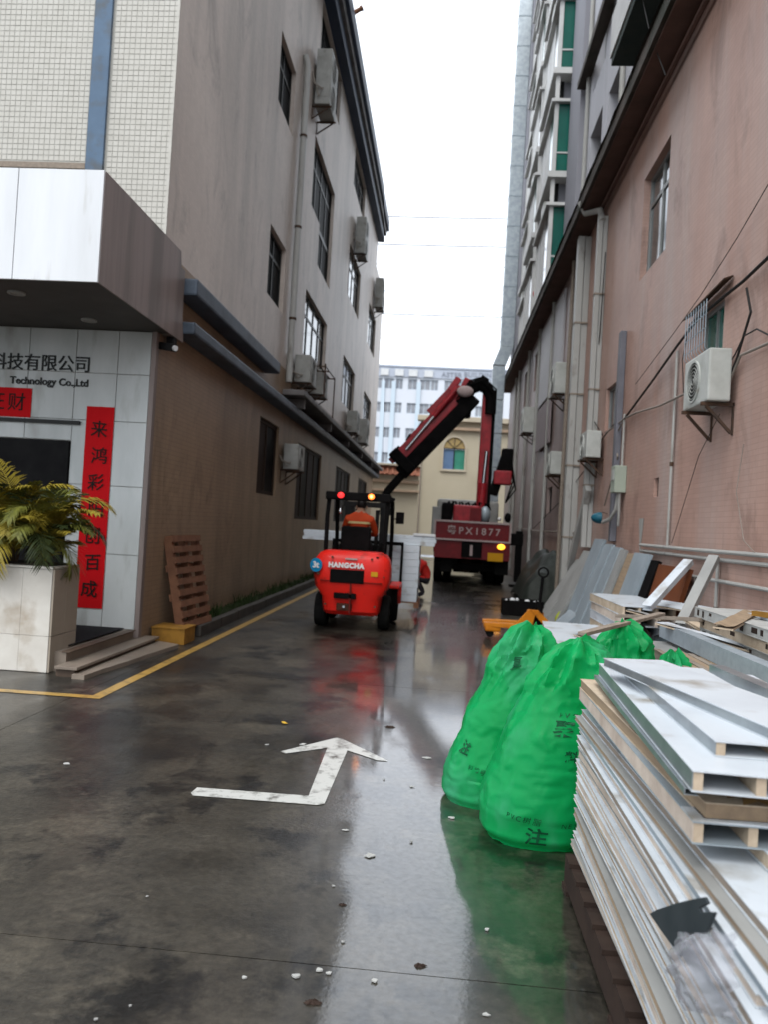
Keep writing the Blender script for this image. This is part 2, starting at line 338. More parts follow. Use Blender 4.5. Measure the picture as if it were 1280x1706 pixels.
planter_side = mat('planter_side_tile', (.42,.36,.29), (.34,.29,.23), rough=.4, scale=2)
step_stone = mat('step_stone', (.30,.25,.20), (.22,.18,.145), rough=.35, scale=3)
step_riser = mat('step_riser', (.12,.085,.06), (.085,.06,.045), rough=.5, scale=3)
kerb_mat = mat('kerb_stone', (.075,.065,.055), (.045,.04,.035), rough=.6, scale=5)
mat_black = mat('door_mat', (.012,.012,.014), (.02,.02,.022), rough=.9, scale=40, bump=.3, bscale=120)
skin = mat('skin', (.36,.20,.13), rough=.5)
hair = mat('hair', (.012,.010,.009), rough=.6)
jacket = mat('orange_jacket', (.52,.060,.012), (.42,.045,.010), rough=.7, scale=7)
worker_red = mat('red_shirt', (.50,.022,.014), (.38,.016,.012), rough=.7, scale=6)
trousers = mat('dark_trousers', (.03,.025,.03), (.02,.018,.02), rough=.8)
reflective = mat('reflective_tape', (.62,.48,.22), rough=.4)
lamp_red = mat('lamp_red', (.5,.01,.01), rough=.3, emit=(1,.03,.03), estr=1.0)
lamp_orange = mat('lamp_orange', (.7,.2,.02), rough=.3, emit=(1,.16,.03), estr=1.4)
lamp_hot = mat('lamp_hot', (.9,.6,.2), rough=.3, emit=(1,.55,.12), estr=3)
lamp_indicator = mat('lamp_indicator', (.9,.5,.1), rough=.3, emit=(1,.38,.02), estr=1.7)
sticker_blue = mat('sticker_blue', (.01,.22,.42), rough=.4)
plastic_film = mat('plastic_film', (.50,.50,.54), (.40,.40,.44), rough=.22, scale=9, bump=.6, bscale=22, alpha=.42)
tool_mat = mat('dark_rubber_sheet', (.035,.045,.05), (.05,.06,.065), rough=.45, scale=9)
cream_wall = mat('cream_wall', (.62,.55,.41), (.56,.49,.36), rough=.7, scale=.5)
cream_trim = mat('cream_trim', (.66,.58,.44), (.58,.50,.38), rough=.7, scale=1)
peach_trim = mat('peach_trim', (.55,.40,.28), (.47,.34,.24), rough=.7, scale=1)
roof_tile = mat('roof_tile', (.42,.17,.10), (.34,.14,.09), rough=.7, scale=4)
stained_blue = mat('stained_blue', (.16,.26,.42), (.12,.20,.36), rough=.2, scale=2)
stained_green = mat('stained_green', (.06,.32,.22), (.05,.26,.18), rough=.2, scale=2)
stained_amber = mat('stained_amber', (.55,.40,.14), (.35,.25,.14), rough=.25, scale=5)
office_white = mat('office_wall', (.74,.77,.82), (.69,.72,.78), rough=.6, scale=.15)  # wall colour kept extra pale, in place of distance haze
office_pier = mat('office_pier', (.60,.70,.78), rough=.6)
office_parapet = mat('office_parapet', (.50,.54,.62), rough=.6)
office_glass = mat('office_glass', (.24,.25,.29), (.42,.43,.45), rough=.25, scale=.9)
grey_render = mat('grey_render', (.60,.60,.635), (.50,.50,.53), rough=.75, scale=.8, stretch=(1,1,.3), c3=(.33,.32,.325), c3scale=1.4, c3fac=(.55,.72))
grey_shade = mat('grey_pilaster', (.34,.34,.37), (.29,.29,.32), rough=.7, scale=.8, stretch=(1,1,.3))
balcony_white = mat('balcony_white', (.74,.74,.72), (.60,.60,.58), rough=.6, scale=1.5)
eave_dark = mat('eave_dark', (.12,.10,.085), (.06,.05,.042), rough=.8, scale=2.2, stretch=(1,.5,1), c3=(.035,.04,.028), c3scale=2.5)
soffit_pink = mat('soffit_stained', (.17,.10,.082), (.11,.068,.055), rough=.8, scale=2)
wall_patch = mat('white_board_wall', (.56,.55,.56), (.48,.47,.48), rough=.5, scale=1)
pink_board = mat('pink_grey_board', (.34,.28,.28), (.29,.24,.24), rough=.6)
front_tile = mat('cream_mosaic_tile', (.64,.62,.56), (.57,.55,.49), rough=.35, scale=6)
grout = mat('mosaic_grout', (.50,.49,.44), (.44,.43,.39), rough=.8)
left_upper = tile_mat('grey_mosaic', (.72,.62,.54), (.62,.53,.46), (.93,.93,.93), .10, .05, 'x', (.42,.365,.315), sfac=(.46,.70))
left_lower = tile_mat('brown_mosaic', (.385,.268,.172), (.30,.205,.13), (.80,.79,.78), .20, .06, 'x', (.16,.112,.075))
pink_mosaic = tile_mat('pink_mosaic', (.57,.365,.292), (.46,.285,.228), (.86,.86,.86), .20, .055, 'x', (.53,.44,.40), sfac=(.42,.72), var=(.32,.68))
pink_far = tile_mat('pale_pink_mosaic', (.46,.355,.325), (.38,.285,.26), (.88,.88,.88), .20, .055, 'x', (.22,.18,.165))

# wet concrete: damp slabs with pooled water
def ground_mat():
    m = bpy.data.materials.new('wet_concrete'); m.use_nodes = True; nt = m.node_tree; b = nt.nodes['Principled BSDF']; N = nt.nodes.new; LK = nt.links.new
    g = N('ShaderNodeNewGeometry')
    def nz(scale, detail, st=(1,1,1), rough=.6):
        mp = N('ShaderNodeMapping'); mp.inputs['Scale'].default_value = st; LK(g.outputs['Position'], mp.inputs['Vector'])
        n = N('ShaderNodeTexNoise'); n.inputs['Scale'].default_value = scale; n.inputs['Detail'].default_value = detail; n.inputs['Roughness'].default_value = rough
        LK(mp.outputs[0], n.inputs['Vector']); return n.outputs['Fac']
    def rng_(s, a, b_, c, d):
        r = N('ShaderNodeMapRange'); r.inputs[1].default_value = a; r.inputs[2].default_value = b_; r.inputs[3].default_value = c; r.inputs[4].default_value = d; LK(s, r.inputs[0]); return r.outputs[0]
    big = nz(.55, 6, (1,.8,1)); fine = nz(22, 10, (1,1,1), .75); mid = nz(2.2, 7)
    mix1 = N('ShaderNodeMixRGB'); mix1.inputs[1].default_value = (.021,.0185,.014,1); mix1.inputs[2].default_value = (.047,.041,.031,1); LK(rng_(mid, .32, .68, 0, 1), mix1.inputs[0])
    mix2 = N('ShaderNodeMixRGB'); mix2.inputs[2].default_value = (.010,.0095,.008,1); LK(mix1.outputs[0], mix2.inputs[1]); LK(rng_(big, .50, .60, 0, .9), mix2.inputs[0])
    st2 = nz(1.7, 9, (1,.8,1), .7); mixs = N('ShaderNodeMixRGB'); mixs.inputs[2].default_value = (.0055,.0055,.005,1); LK(mix2.outputs[0], mixs.inputs[1]); LK(rng_(st2, .52, .59, 0, .9), mixs.inputs[0])
    lt = nz(.9, 8, (1,1,1), .7); mixl = N('ShaderNodeMixRGB'); mixl.inputs[2].default_value = (.066,.057,.042,1); LK(mixs.outputs[0], mixl.inputs[1]); LK(rng_(lt, .55, .62, 0, .75), mixl.inputs[0])
    mix3 = N('ShaderNodeMixRGB'); mix3.blend_type = 'MULTIPLY'; mix3.inputs[0].default_value = 1; LK(mixl.outputs[0], mix3.inputs[1])
    cc = N('ShaderNodeCombineXYZ'); f = rng_(fine, .3, .7, .45, 1.6); LK(f, cc.inputs[0]); LK(f, cc.inputs[1]); LK(f, cc.inputs[2]); LK(cc.outputs[0], mix3.inputs[2])
    LK(mix3.outputs[0], b.inputs['Base Color'])
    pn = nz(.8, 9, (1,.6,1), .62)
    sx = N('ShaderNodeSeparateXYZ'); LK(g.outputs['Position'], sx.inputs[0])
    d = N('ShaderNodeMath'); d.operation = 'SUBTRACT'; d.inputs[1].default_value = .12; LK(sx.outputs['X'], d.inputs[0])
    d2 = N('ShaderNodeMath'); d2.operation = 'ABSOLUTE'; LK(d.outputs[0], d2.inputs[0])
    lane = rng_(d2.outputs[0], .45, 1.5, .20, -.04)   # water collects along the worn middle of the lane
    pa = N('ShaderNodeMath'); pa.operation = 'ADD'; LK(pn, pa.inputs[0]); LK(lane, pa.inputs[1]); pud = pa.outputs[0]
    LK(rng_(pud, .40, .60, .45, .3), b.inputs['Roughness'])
    b.inputs['IOR'].default_value = 1.4; b.inputs['Specular IOR Level'].default_value = .4
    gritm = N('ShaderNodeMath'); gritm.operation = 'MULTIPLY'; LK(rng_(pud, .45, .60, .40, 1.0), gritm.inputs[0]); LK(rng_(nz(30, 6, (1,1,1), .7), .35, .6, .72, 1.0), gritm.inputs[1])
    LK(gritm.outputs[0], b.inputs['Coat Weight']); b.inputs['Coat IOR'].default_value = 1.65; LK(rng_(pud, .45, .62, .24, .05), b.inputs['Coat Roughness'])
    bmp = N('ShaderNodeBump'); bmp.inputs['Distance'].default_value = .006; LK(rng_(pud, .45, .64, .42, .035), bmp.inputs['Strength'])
    add = N('ShaderNodeMath'); add.operation = 'ADD'; LK(nz(3.0, 4, (.6,1.6,1)), add.inputs[0]); LK(nz(45, 5), add.inputs[1])
    LK(add.outputs[0], bmp.inputs['Height']); LK(bmp.outputs[0], b.inputs['Normal']); LK(bmp.outputs[0], b.inputs['Coat Normal'])
    return m
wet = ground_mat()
def paint_mat(name, c, worn, lo, hi):
    m = bpy.data.materials.new(name); m.use_nodes = True; nt = m.node_tree; b = nt.nodes['Principled BSDF']; N = nt.nodes.new; LK = nt.links.new
    g = N('ShaderNodeNewGeometry'); n = N('ShaderNodeTexNoise'); n.inputs['Scale'].default_value = 7; n.inputs['Detail'].default_value = 9; n.inputs['Roughness'].default_value = .7
    LK(g.outputs['Position'], n.inputs['Vector'])
    r = N('ShaderNodeMapRange'); r.inputs[1].default_value = lo; r.inputs[2].default_value = hi; LK(n.outputs['Fac'], r.inputs[0])
    x = N('ShaderNodeMixRGB'); x.inputs[1].default_value = (*c, 1); x.inputs[2].default_value = (*worn, 1); LK(r.outputs[0], x.inputs[0]); LK(x.outputs[0], b.inputs['Base Color'])
    b.inputs['Roughness'].default_value = .3; return m
paint_white = paint_mat('road_paint_white', (.46,.46,.43), (.06,.055,.045), .50, .66)
paint_yellow = paint_mat('road_paint_yellow', (.36,.22,.055), (.08,.06,.03), .50, .70)
# ------------------------------------------------------------------ ground
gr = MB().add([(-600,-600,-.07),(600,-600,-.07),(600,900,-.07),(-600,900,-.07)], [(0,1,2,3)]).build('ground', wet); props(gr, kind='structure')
ys = [-7.4, -2.2, 2.98, 8.2, 13.4, 18.6, 23.8, 29.0, 34.2, 39.4, 44.6]
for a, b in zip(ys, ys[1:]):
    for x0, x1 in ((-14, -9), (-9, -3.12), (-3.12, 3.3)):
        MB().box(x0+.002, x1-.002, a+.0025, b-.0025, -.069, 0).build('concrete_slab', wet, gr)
def polyline_mark(name, pts, w, mt):
    mb = MB(); pts = [Vector((*p, 0)) for p in pts]
    L, Rr = [], []
    for i, p in enumerate(pts):
        d1 = (p-pts[i-1]).normalized() if i else (pts[1]-p).normalized(); d2 = (pts[i+1]-p).normalized() if i < len(pts)-1 else d1
        n1 = Vector((-d1.y, d1.x, 0)); n2 = Vector((-d2.y, d2.x, 0)); n = (n1+n2).normalized(); k = (w/2)/max(.3, n.dot(n1))
        L.append(p+n*k); Rr.append(p-n*k)
    for i in range(len(pts)-1):
        q = [L[i], L[i+1], Rr[i+1], Rr[i]]
        mb.add([(v.x, v.y, .004) for v in q], [(0,1,2,3)])
    return mb.build(name, mt, gr)
polyline_mark('yellow_line', [(-8.6, 6.68), (-2.93, 6.80), (-2.93, 44)], .105, paint_yellow)
def arrow_piece(pts):
    q = [onz(280+x*.40625, 1150+y*.40625, .004) for x, y in pts]
    return [(p.x, p.y, .004) for p in q]
am = MB()
for poly in ([(460,250),(690,194),(652,236),(478,259)], [(690,194),(712,198),(905,290),(858,287),(735,246),(652,236)],
             [(652,236),(735,246),(640,466),(575,432)], [(92,420),(118,398),(575,432),(640,466),(610,470),(100,431)]):
    p = arrow_piece(poly); am.add(p, [tuple(range(len(p)))])
am.build('turn_arrow', paint_white, gr)

# planting bed along the office wall
bed = MB().box(-3.598, -3.29, 10.6, 39.4, 0.0, .11).build('planting_bed', soil); props(bed, kind='structure')
kb = MB()
for i in range(29): MB().box(-3.288, -3.17, 10.6+i*.995, 10.6+i*.995+.985, 0, .15+rng.uniform(-.006, .006)).build('kerb_stone', kerb_mat, bed, bevel=.012)
wv = MB()
for i in range(2600):
    x = rng.uniform(-3.58, -3.30); y = 10.7 + 20*rng.random()**1.4; h = rng.uniform(.03, .17)*(1.3 if noise.noise((x*2, y*.8, 0)) > 0 else .6)
    a = rng.uniform(0, 6.28); w = rng.uniform(.004, .012); lx, ly = rng.uniform(-.06, .06), rng.uniform(-.06, .06); c, s_ = math.cos(a)*w, math.sin(a)*w
    wv.add([(x-c, y-s_, .10), (x+c, y+s_, .10), (x+lx*.5+c*.8, y+ly*.5+s_*.8, .10+h*.6), (x+lx*.5-c*.8, y+ly*.5-s_*.8, .10+h*.6), (x+lx, y+ly, .10+h)], [(0,1,2,3), (3,2,4)])
props(wv.build('weeds', weed), 'low green weeds growing in the bed along the office wall', 'weeds', kind='stuff')

# ------------------------------------------------------------------ office building on the left
XL, YF = -3.6, 9.55
ob = thing('office_building', (XL, YF, 0), 'four storey office building in grey and brown mosaic tile with white canopy', 'building')
bays = [(18.95, 22.45), (26.25, 29.7), (33.2, 36.5)]
hole_up = [(14.95, 16.45, 5.95, 7.28), (14.92, 16.4, 9.66, 11.0)] + [(a, b, 5.68, 7.23) for a, b in bays] + \
          [(20.25, 22.45, 8.25, 9.28)] + [(a, b, 9.28, 10.97) for a, b in bays] + [(a, b, 12.95, 14.25) for a, b in [(14.9, 16.4)]+bays[:2]]
hole_lo = [(15.05, 16.82, 2.12, 3.6)] + [(19.12, 22.85, 1.67, 3.53), (26.05, 29.95, 1.67, 3.5), (33.0, 36.6, 1.67, 3.55)]
wall(MB(), 'x', XL, 1, YF, 33.0, 4.9, 14.5, [h for h in hole_up if h[0] < 33], .16).build('side_wall', left_upper, ob)
wall(MB(), 'x', XL, 1, 33.0, 39.5, 4.9, 13.2, [h for h in hole_up if h[0] > 33], .16).build('side_wall', left_upper, ob)
wall(MB(), 'x', XL, 1, 33.0, 35.4, 13.2, 14.5).build('parapet_wall', left_upper, ob)
MB().box(-13, XL-.02, 35.1, 35.38, 13.0, 14.49).build('stair_wall', left_upper, ob)
MB().box(-13, XL-.02, 35.39, 39.48, 13.05, 13.18).build('roof', grey_ledge, ob)
wall(MB(), 'x', XL, 1, YF, 39.5, 0, 4.9, hole_lo, .12).build('ground_floor_wall', left_lower, ob)
MB().box(-13, XL-.3, 39.2, 39.5, 0, 13.2).build('rear_wall', left_upper, ob)
MB().box(-13, XL-.02, YF+.02, 35.38, 14.5, 14.7).build('roof', grey_ledge, ob)
for (y0, y1, z0, z1) in hole_up:
    wide = y1-y0 > 2.5; deep = y0 < 17 or (y0 < 21 and z0 > 8)
    window(ob, 'x', XL, 1, y0, y1, z0, z1, 4 if wide else 2, 1, frame_dark, ([glass_deep] if deep else [glass_dark, glass_mid, glass_dark, glass_mid]), .06, .15, transom=.68 if z1-z0 > 1.2 else None)
for (y0, y1, z0, z1) in hole_lo:
    window(ob, 'x', XL, 1, y0, y1, z0, z1, 4 if y1-y0 > 2.5 else 2, 1, shutter_brown, [shutter_brown, glass_deep], .08, .11, name='shuttered_window')
# cornice in steps
MB().box(XL+.002, -3.32, YF-.3, 35.5, 14.3, 14.62).build('cornice', dark_blue, ob, bevel=.02)
MB().box(XL, -3.22, YF-.4, 35.6, 14.622, 14.86).build('cornice', grey_ledge, ob, bevel=.02)
MB().box(XL, -3.12, YF-.5, 35.7, 14.862, 15.3).build('cornice', dark_blue, ob, bevel=.02)
# string courses
MB().box(XL+.002, -3.3, 9.95, 15.2, 4.44, 4.66).build('ledge', slate, ob, bevel=.03)
MB().box(XL+.002, -3.3, 9.95, 39.6, 3.94, 4.1).build('ledge', slate, ob, bevel=.03)
MB().box(XL+.002, -3.12, 16.9, 39.7, 4.32, 4.44).build('ledge', grey_ledge, ob, bevel=.02)
for k in range(6): MB().box(XL+.002, -3.2, 17.4+k*4.2, 17.55+k*4.2, 4.11, 4.315).build('ledge_bracket', grey_ledge, ob)
# downpipe with elbow and brackets
dp = MB().tube([(-3.56,17.0,11.75),(-3.5,17.05,11.55),(-3.5,17.05,4.62)], .07, 12).build('downpipe', pvc_white, ob, smooth=True)
for z in (6, 8, 10): MB().ring((-3.5,17.05,z), (0,0,1), .080, .068, .05, 16).build('pipe_clip', rust, dp)
# front face in cream mosaic, window band and blue pilaster
MB().box(-13, -3.64, YF, YF+.25, 4.9, 14.5).build('front_wall', grout, ob)
tm = MB(); pt = .068
nx = int(5.4/pt); nz_ = int(5.4/pt)
for i in range(nx):
    for j in range(nz_):
        x1 = -3.603-i*pt; z0 = 4.93+j*pt; d = rng.uniform(.004, .0065)
        if -4.68 < x1 and x1-pt < -4.44: continue
        if z0 < 5.92 and x1 < -4.6: continue
        tm.add([(x1-pt+.009, YF, z0), (x1, YF, z0), (x1, YF, z0+pt-.009), (x1-pt+.009, YF, z0+pt-.009), (x1-pt+.009, YF-d, z0), (x1, YF-d, z0), (x1, YF-d, z0+pt-.009), (x1-pt+.009, YF-d, z0+pt-.009)],
               [(4,5,6,7), (0,1,5,4), (1,2,6,5), (2,3,7,6), (3,0,4,7)])
props(tm.build('mosaic_tiles', front_tile, ob), kind='stuff')
MB().box(-3.64, -3.602, YF-.004, YF+.3, 4.9, 14.5).build('corner_bead', front_tile, ob)
MB().box(-4.665, -4.445, YF-.05, YF-.001, 4.92, 14.4).build('pilaster', blue_tile, ob, bevel=.006)
MB().box(-9, -4.67, YF-.045, YF-.001, 5.84, 5.91).build('sill_band', wood_grey, ob)
# canopy over the entrance
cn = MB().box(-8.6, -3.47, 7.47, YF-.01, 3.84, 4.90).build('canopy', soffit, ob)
edges = [-8.6, -7.55, -6.5, -5.45, -4.315, -3.452]
for a, b in zip(edges, edges[1:]): MB().box(a+.004, b-.004, 7.44, 7.468, 3.83, 4.92).build('fascia_panel', canopy_white, cn, bevel=.003)
MB().hexa([(-3.468,7.47,3.83),(-3.45,7.47,3.83),(-3.45,9.98,3.83),(-3.468,9.98,3.83)], [(-3.468,7.47,4.92),(-3.45,7.47,4.92),(-3.45,9.7,4.92),(-3.468,9.7,4.92)]).build('side_cladding', canopy_brown, cn)
MB().box(-3.598, -3.47, YF+.002, 9.95, 3.84, 4.75).build('canopy_end', canopy_brown, cn)
for x, y in ((-4.55, 7.95), (-4.25, 9.0), (-5.6, 8.4)): MB().ring((x,y,3.832), (0,0,1), .09, .065, .016, 20).disc((x,y,3.836), (0,0,1), .064, .006, 18).build('downlight', grey_board, cn, smooth=True)
# entrance wall in white cladding panels
YE = 9.47
MB().box(-9, -3.66, YE+.012, YF+.02, .2, 3.835).build('entrance_wall', grout, ob)
MB().box(-3.658, -3.602, YE-.01, YF+.3, .0, 3.93).build('corner_trim', canopy_brown, ob)
xs = [-3.66, -4.07, -4.60, -5.2, -5.8, -6.4]; zs = [.2, 1.1, 1.93, 2.72, 3.30, 3.83]
for a, b in zip(xs[1:], xs):
    for c, d in zip(zs, zs[1:]):
        if b <= -4.6 and d <= 2.2: continue
        if b <= -4.6 and c < 2.45: c = 2.46
        MB().box(a+.004, b-.004, YE-.008, YE+.011, c+.004, d-.004).build('cladding_panel', clad, ob, bevel=.002)
MB().box(-9, -4.49, YE-.05, YE-.0085, 2.655, 2.70).build('lintel', frame_dark, ob)
dw = MB().box(-7.2, -4.605, YE+.02-.03, YE+.011, .2, 2.455).build('entrance_door', glass_deep, ob)
for x in (-4.66, -5.7, -6.7): MB().box(x, x+.05, YE-.035, YE-.0105, .3, 2.45).build('door_frame', glass_deep, dw)
text_part('sign_lettering', '科技有限公司', .215, (-4.40, YE-.010, 3.385), (1,0,0), (0,0,1), letter_black, ob, .012, 'RIGHT', .0015, 1.0)
text_part('sign_lettering', 'Technology Co.,Ltd', .125, (-4.42, YE-.010, 3.165), (1,0,0), (0,0,1), letter_black, ob, .01, 'RIGHT', .003, 1.0)
# porch and steps on its right side
pm = MB().box(-9, -3.66, 7.72, YF+.1, 0, .199).build('porch', step_stone, ob)
MB().box(-3.6585, -3.47, 7.52, 9.7, 0, .075).build('step', step_riser, ob)
MB().box(-3.659, -3.43, 7.48, 9.72, .076, .105).build('step_tread', step_stone, ob, bevel=.005)
MB().box(-3.70, -3.61, 7.70, 9.40, .201, .212).build('step_tread', step_riser, ob, bevel=.003)
edge = [(-3.465,7.45)] + [(-3.34+.0155*k+.025*noise.noise((k*.7,3,0)), 7.45+k*.165) for k in range(14)] + [(-3.465,9.75)]
MB().prism([(x,y,.0) for x,y in edge], (0,0,.045)).build('step_tread', step_stone, ob)

cc = thing('security_camera', (-3.5, 9.72, 3.83), 'small dark security camera under the right end of the canopy', 'camera')
MB().box(-3.56,-3.46,9.66,9.78,3.72,3.828).build('mount', dark_metal, cc, bevel=.01)
MB().beam((-3.6,9.6,3.70),(-3.36,9.42,3.64),.09,.09).build('housing', dark_metal, cc, bevel=.012)
MB().disc((-3.35,9.413,3.637),(.8,-.6,-.2),.033,.03,14).build('lens', white_paint, cc)

# couplets
b1 = thing('red_couplet', (-4.24, YE-.02, .43), 'tall red paper couplet with black brush characters on white cladding', 'banner')
MB().grid(lambda i,j: (-4.42+.35*i/6, YE-.013-.004*(1+noise.noise((i*.8,j*.5,2))), .43+2.46*j/30), 7, 31).build('paper', banner_red, b1, smooth=True)
for k, ch in enumerate('来鸿彩阳创百成'):
    text_part('character', ch, .215, (-4.235+.012*((k%2)*2-1), YE-.024, 2.60-k*.325), (1,.0,.06*((k%3)-1)), (0,0,1), ink, b1, .002, 'CENTER', .0012)
b2 = thing('red_banner', (-5.5, YE-.02, 2.72), 'short wide red banner above the entrance door', 'banner')
MB().box(-6.6, -5.13, YE-.016, YE-.009, 2.715, 3.075).build('paper', banner_red, b2)
text_part('character', '旺财', .235, (-5.20, YE-.018, 2.885), (1,0,0), (0,0,1), ink, b2, .002, 'RIGHT', .0012, 1.25)

mt_ = MB().box(-4.75, -3.76, 8.0, 9.40, .2125, .226).build('door_mat', mat_black, bevel=.004); props(mt_, 'black door mat on the porch below the red couplet', 'mat')

# planter with palms
pl = thing('planter_box', (-4.4, 7.9, 0), 'waist high planter box in cream tiles beside the entrance steps', 'planter')
MB().box(-6.2, -3.80, 7.64, 8.16, 0, 1.02).build('core', planter_side, pl)
for i in range(8):
    x1 = -3.802-i*.30
    for z0, z1 in ((.004,.36),(.36,1.02)): MB().box(x1-.2985, x1, 7.615, 7.638, z0+.0015, z1-.0015).build('tile', planter_tile, pl, bevel=.002)
for j in range(2):
    for z0, z1 in ((.004,.36),(.36,1.02)): MB().box(-3.798, -3.778, 7.618+j*.272, 7.618+j*.272+.268, z0+.003, z1-.003).build('tile', planter_side, pl, bevel=.002)
MB().box(-6.2, -3.79, 7.60, 8.17, 1.022, 1.045).build('rim', planter_tile, pl, bevel=.004)
MB().box(-6.1, -3.86, 7.68, 8.1, 1.046, 1.06).build('soil', soil, pl)
def palm(name, base, n, ln, seed, label, mts):
    r = random.Random(seed); t = thing(name, base, label, 'palm', 'potted palms in the planter'); bx, by, bz = base
    tr = MB()
    for k in range(5):
        a = r.uniform(0, 6.28); tr.tube([(bx+.03*math.cos(a), by+.03*math.sin(a), bz), (bx+.06*math.cos(a), by+.06*math.sin(a), bz+.12), (bx+.1*math.cos(a), by+.1*math.sin(a), bz+.28)], [.018,.014,.009], 7)
    tr.build('trunk', stem_brown, t, smooth=True)
    for k in range(n):
        a = 2*math.pi*k/n + r.uniform(-.4, .4); L = ln*r.uniform(.7, 1.15); el = r.uniform(.75, 1.54); droop = r.uniform(.6, 1.9)
        da = Vector((math.cos(a), math.sin(a)*.75, 0)); p = Vector((bx, by, bz+r.uniform(.02,.30))); pts = [p.copy()]; e = el
        for s in range(12):
            p = p + (da*math.cos(e) + Vector((0,0,math.sin(e))))*(L/12); e -= droop*L/12*(1.0+s*.16); pts.append(p.copy())
        mb = MB().tube(pts, [.008-.0005*i for i in range(13)], 5)
        for s in range(2, 13):
            d = (pts[s]-pts[s-1]).normalized(); side = d.cross(Vector((0,0,1))).normalized(); up = side.cross(d)
            for sub in (0, .25, .5, .75):
                q = pts[s-1].lerp(pts[s], sub)
                for sg in (-1, 1):
                    ll = L*.31*math.sin(math.pi*(.12+.80*(s+sub)/13))*r.uniform(.8,1.15)
                    o = (side*sg*.8 + d*.75 + up*.10).normalized(); tip = q + o*ll + Vector((0,0,-ll*r.uniform(.15,.5))); midp = q.lerp(tip, .5)+Vector((0,0,ll*.10)); w = d*.0095
                    mb.add([q-w*.4, q+w*.4, midp+w*1.15, midp-w*1.15, tip], [(0,1,2,3),(3,2,4)])
        mb.build('frond', mts[r.choice((0,0,0,1,1,1,2))], t)
    return t
pm3 = [leaf_green, leaf_yellow, leaf_dark]
palm('palm', (-4.02,7.86,1.06), 34, .84, 3, 'yellowing palm at the right end of the planter', pm3)
palm('palm', (-4.34,7.86,1.06), 34, .98, 5, 'bushy green palm in the planter at the left picture edge', [leaf_green, leaf_yellow, leaf_dark])
palm('palm', (-4.75,7.86,1.06), 24, .95, 9, 'palm in the planter farthest from the steps', pm3)

# ------------------------------------------------------------------ air conditioners
def ac_unit(loc, rotz, w, d, h, label, group, fans=1, dirty=0):
    """local: +x outwards from the wall, y along it; origin at the wall under the unit"""
    t = thing('air_conditioner', loc, label, 'air conditioner', group, rotz)
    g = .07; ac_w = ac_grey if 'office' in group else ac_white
    body = MB().box(g, g+d, 0, w, .02, .02+h).build('housing', ac_w, t, False, bevel=.018)
    fr = min(w*.36, h/fans*.42)
    for k in range(fans):
        c = (g+d+.004, w*.42, .02+h*(k+.5)/fans)
        MB().ring(c, (1,0,0), fr, fr-.02, .02, 24).build('fan_grille', ac_w, t, False, smooth=True)
        fm = MB().disc((g+d+.002, c[1], c[2]), (1,0,0), fr-.02, .006, 24)
        f = fm.build('fan_opening', dark_metal, t, False)
        gm = MB()
        for i in range(1, 6): gm.ring((g+d+.010, c[1], c[2]), (1,0,0), fr*i/6, fr*i/6-.005, .006, 20)
        gm.build('wire_guard', ac_w, f, False)
    MB().box(g+.02, g+d-.04, -.008, -.001, .06+h*.1, h*.55).build('valve_cover', ac_w, t, False, bevel=.004)
    MB().tube([(g+d*.5,-.01,h*.3),(g+d*.5,-.07,h*.25),(g*.8,-.09,h*.35),(.01,-.09,h*.55)], .018, 7).tube([(g+d*.35,-.01,h*.2),(g+d*.3,-.06,h*.12),(.02,-.07,h*.5)], .012, 6).build('pipe', cable_grey, t, False, smooth=True)
    for yy in (.1*w, .88*w):
        MB().beam((0,yy,0),(g+d+.03,yy,0),.035,.035).beam((.0,yy,-.30),(.0,yy,.02),.035,.03).beam((.02,yy,-.28),(g+d*.9,yy,-.02),.028,.028).build('bracket', rust, t, False)
    return t
LG = 'air conditioners on the grey office wall'
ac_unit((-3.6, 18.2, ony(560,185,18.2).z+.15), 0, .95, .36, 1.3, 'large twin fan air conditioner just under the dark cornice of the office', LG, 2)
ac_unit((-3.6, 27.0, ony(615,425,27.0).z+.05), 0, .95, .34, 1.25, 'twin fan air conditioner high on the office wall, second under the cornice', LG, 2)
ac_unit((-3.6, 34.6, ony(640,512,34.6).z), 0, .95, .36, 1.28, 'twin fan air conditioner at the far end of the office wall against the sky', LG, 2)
ac_unit((-3.6, 17.75, 4.74), 0, .85, .36, .62, 'air conditioner on the dark ledge below the lit office window', LG)
ac_unit((-3.6, 19.6, 4.78), 0, .85, .36, .62, 'air conditioner on the dark ledge, second from the downpipe', LG)
ac_unit((-3.6, 27.5, 4.78), 0, .9, .36, .75, 'air conditioner on the ledge nearer of the far pair', LG)
ac_unit((-3.6, 31.0, 4.78), 0, .9, .36, .95, 'tall air conditioner at the far end of the ledge', LG)
ac_unit((-3.6, 17.1, 2.72), 0, .80, .32, .55, 'air conditioner low on the brown ground floor wall', LG)
cg = thing('window_cage', (-3.6, 18.0, 4.7), 'dark steel drying rack on the office ledge under the lit window', 'rack')
cmb = MB()
for y in (18.9, 19.5): cmb.beam((-3.6,y,5.35),(-3.0,y,5.35),.03,.03)
for k in range(5): cmb.beam((-3.58+k*.14,18.8,5.37),(-3.58+k*.14,20.6,5.37),.02,.02)
cmb.beam((-3.0,18.8,4.6),(-3.0,18.8,5.4),.03,.03).beam((-3.02,20.6,4.35),(-3.02,20.6,5.4),.03,.03).beam((-3.6,20.6,5.37),(-3.02,20.6,5.37),.03,.03)
cmb.build('frame', rust, cg)
ps = thing('overflow_pipe', (-3.15,20.2,15.2), 'short brown pipe sticking out above the office cornice', 'pipe')
MB().tube([(-3.3,21.2,15.35),(-2.98,21.2,15.55)], .06, 10).build('pipe', wood_red, ps, smooth=True); MB().ring((-2.97,21.2,15.555),(.85,0,.5),.075,.05,.05,12).build('collar', wood_red, ps)

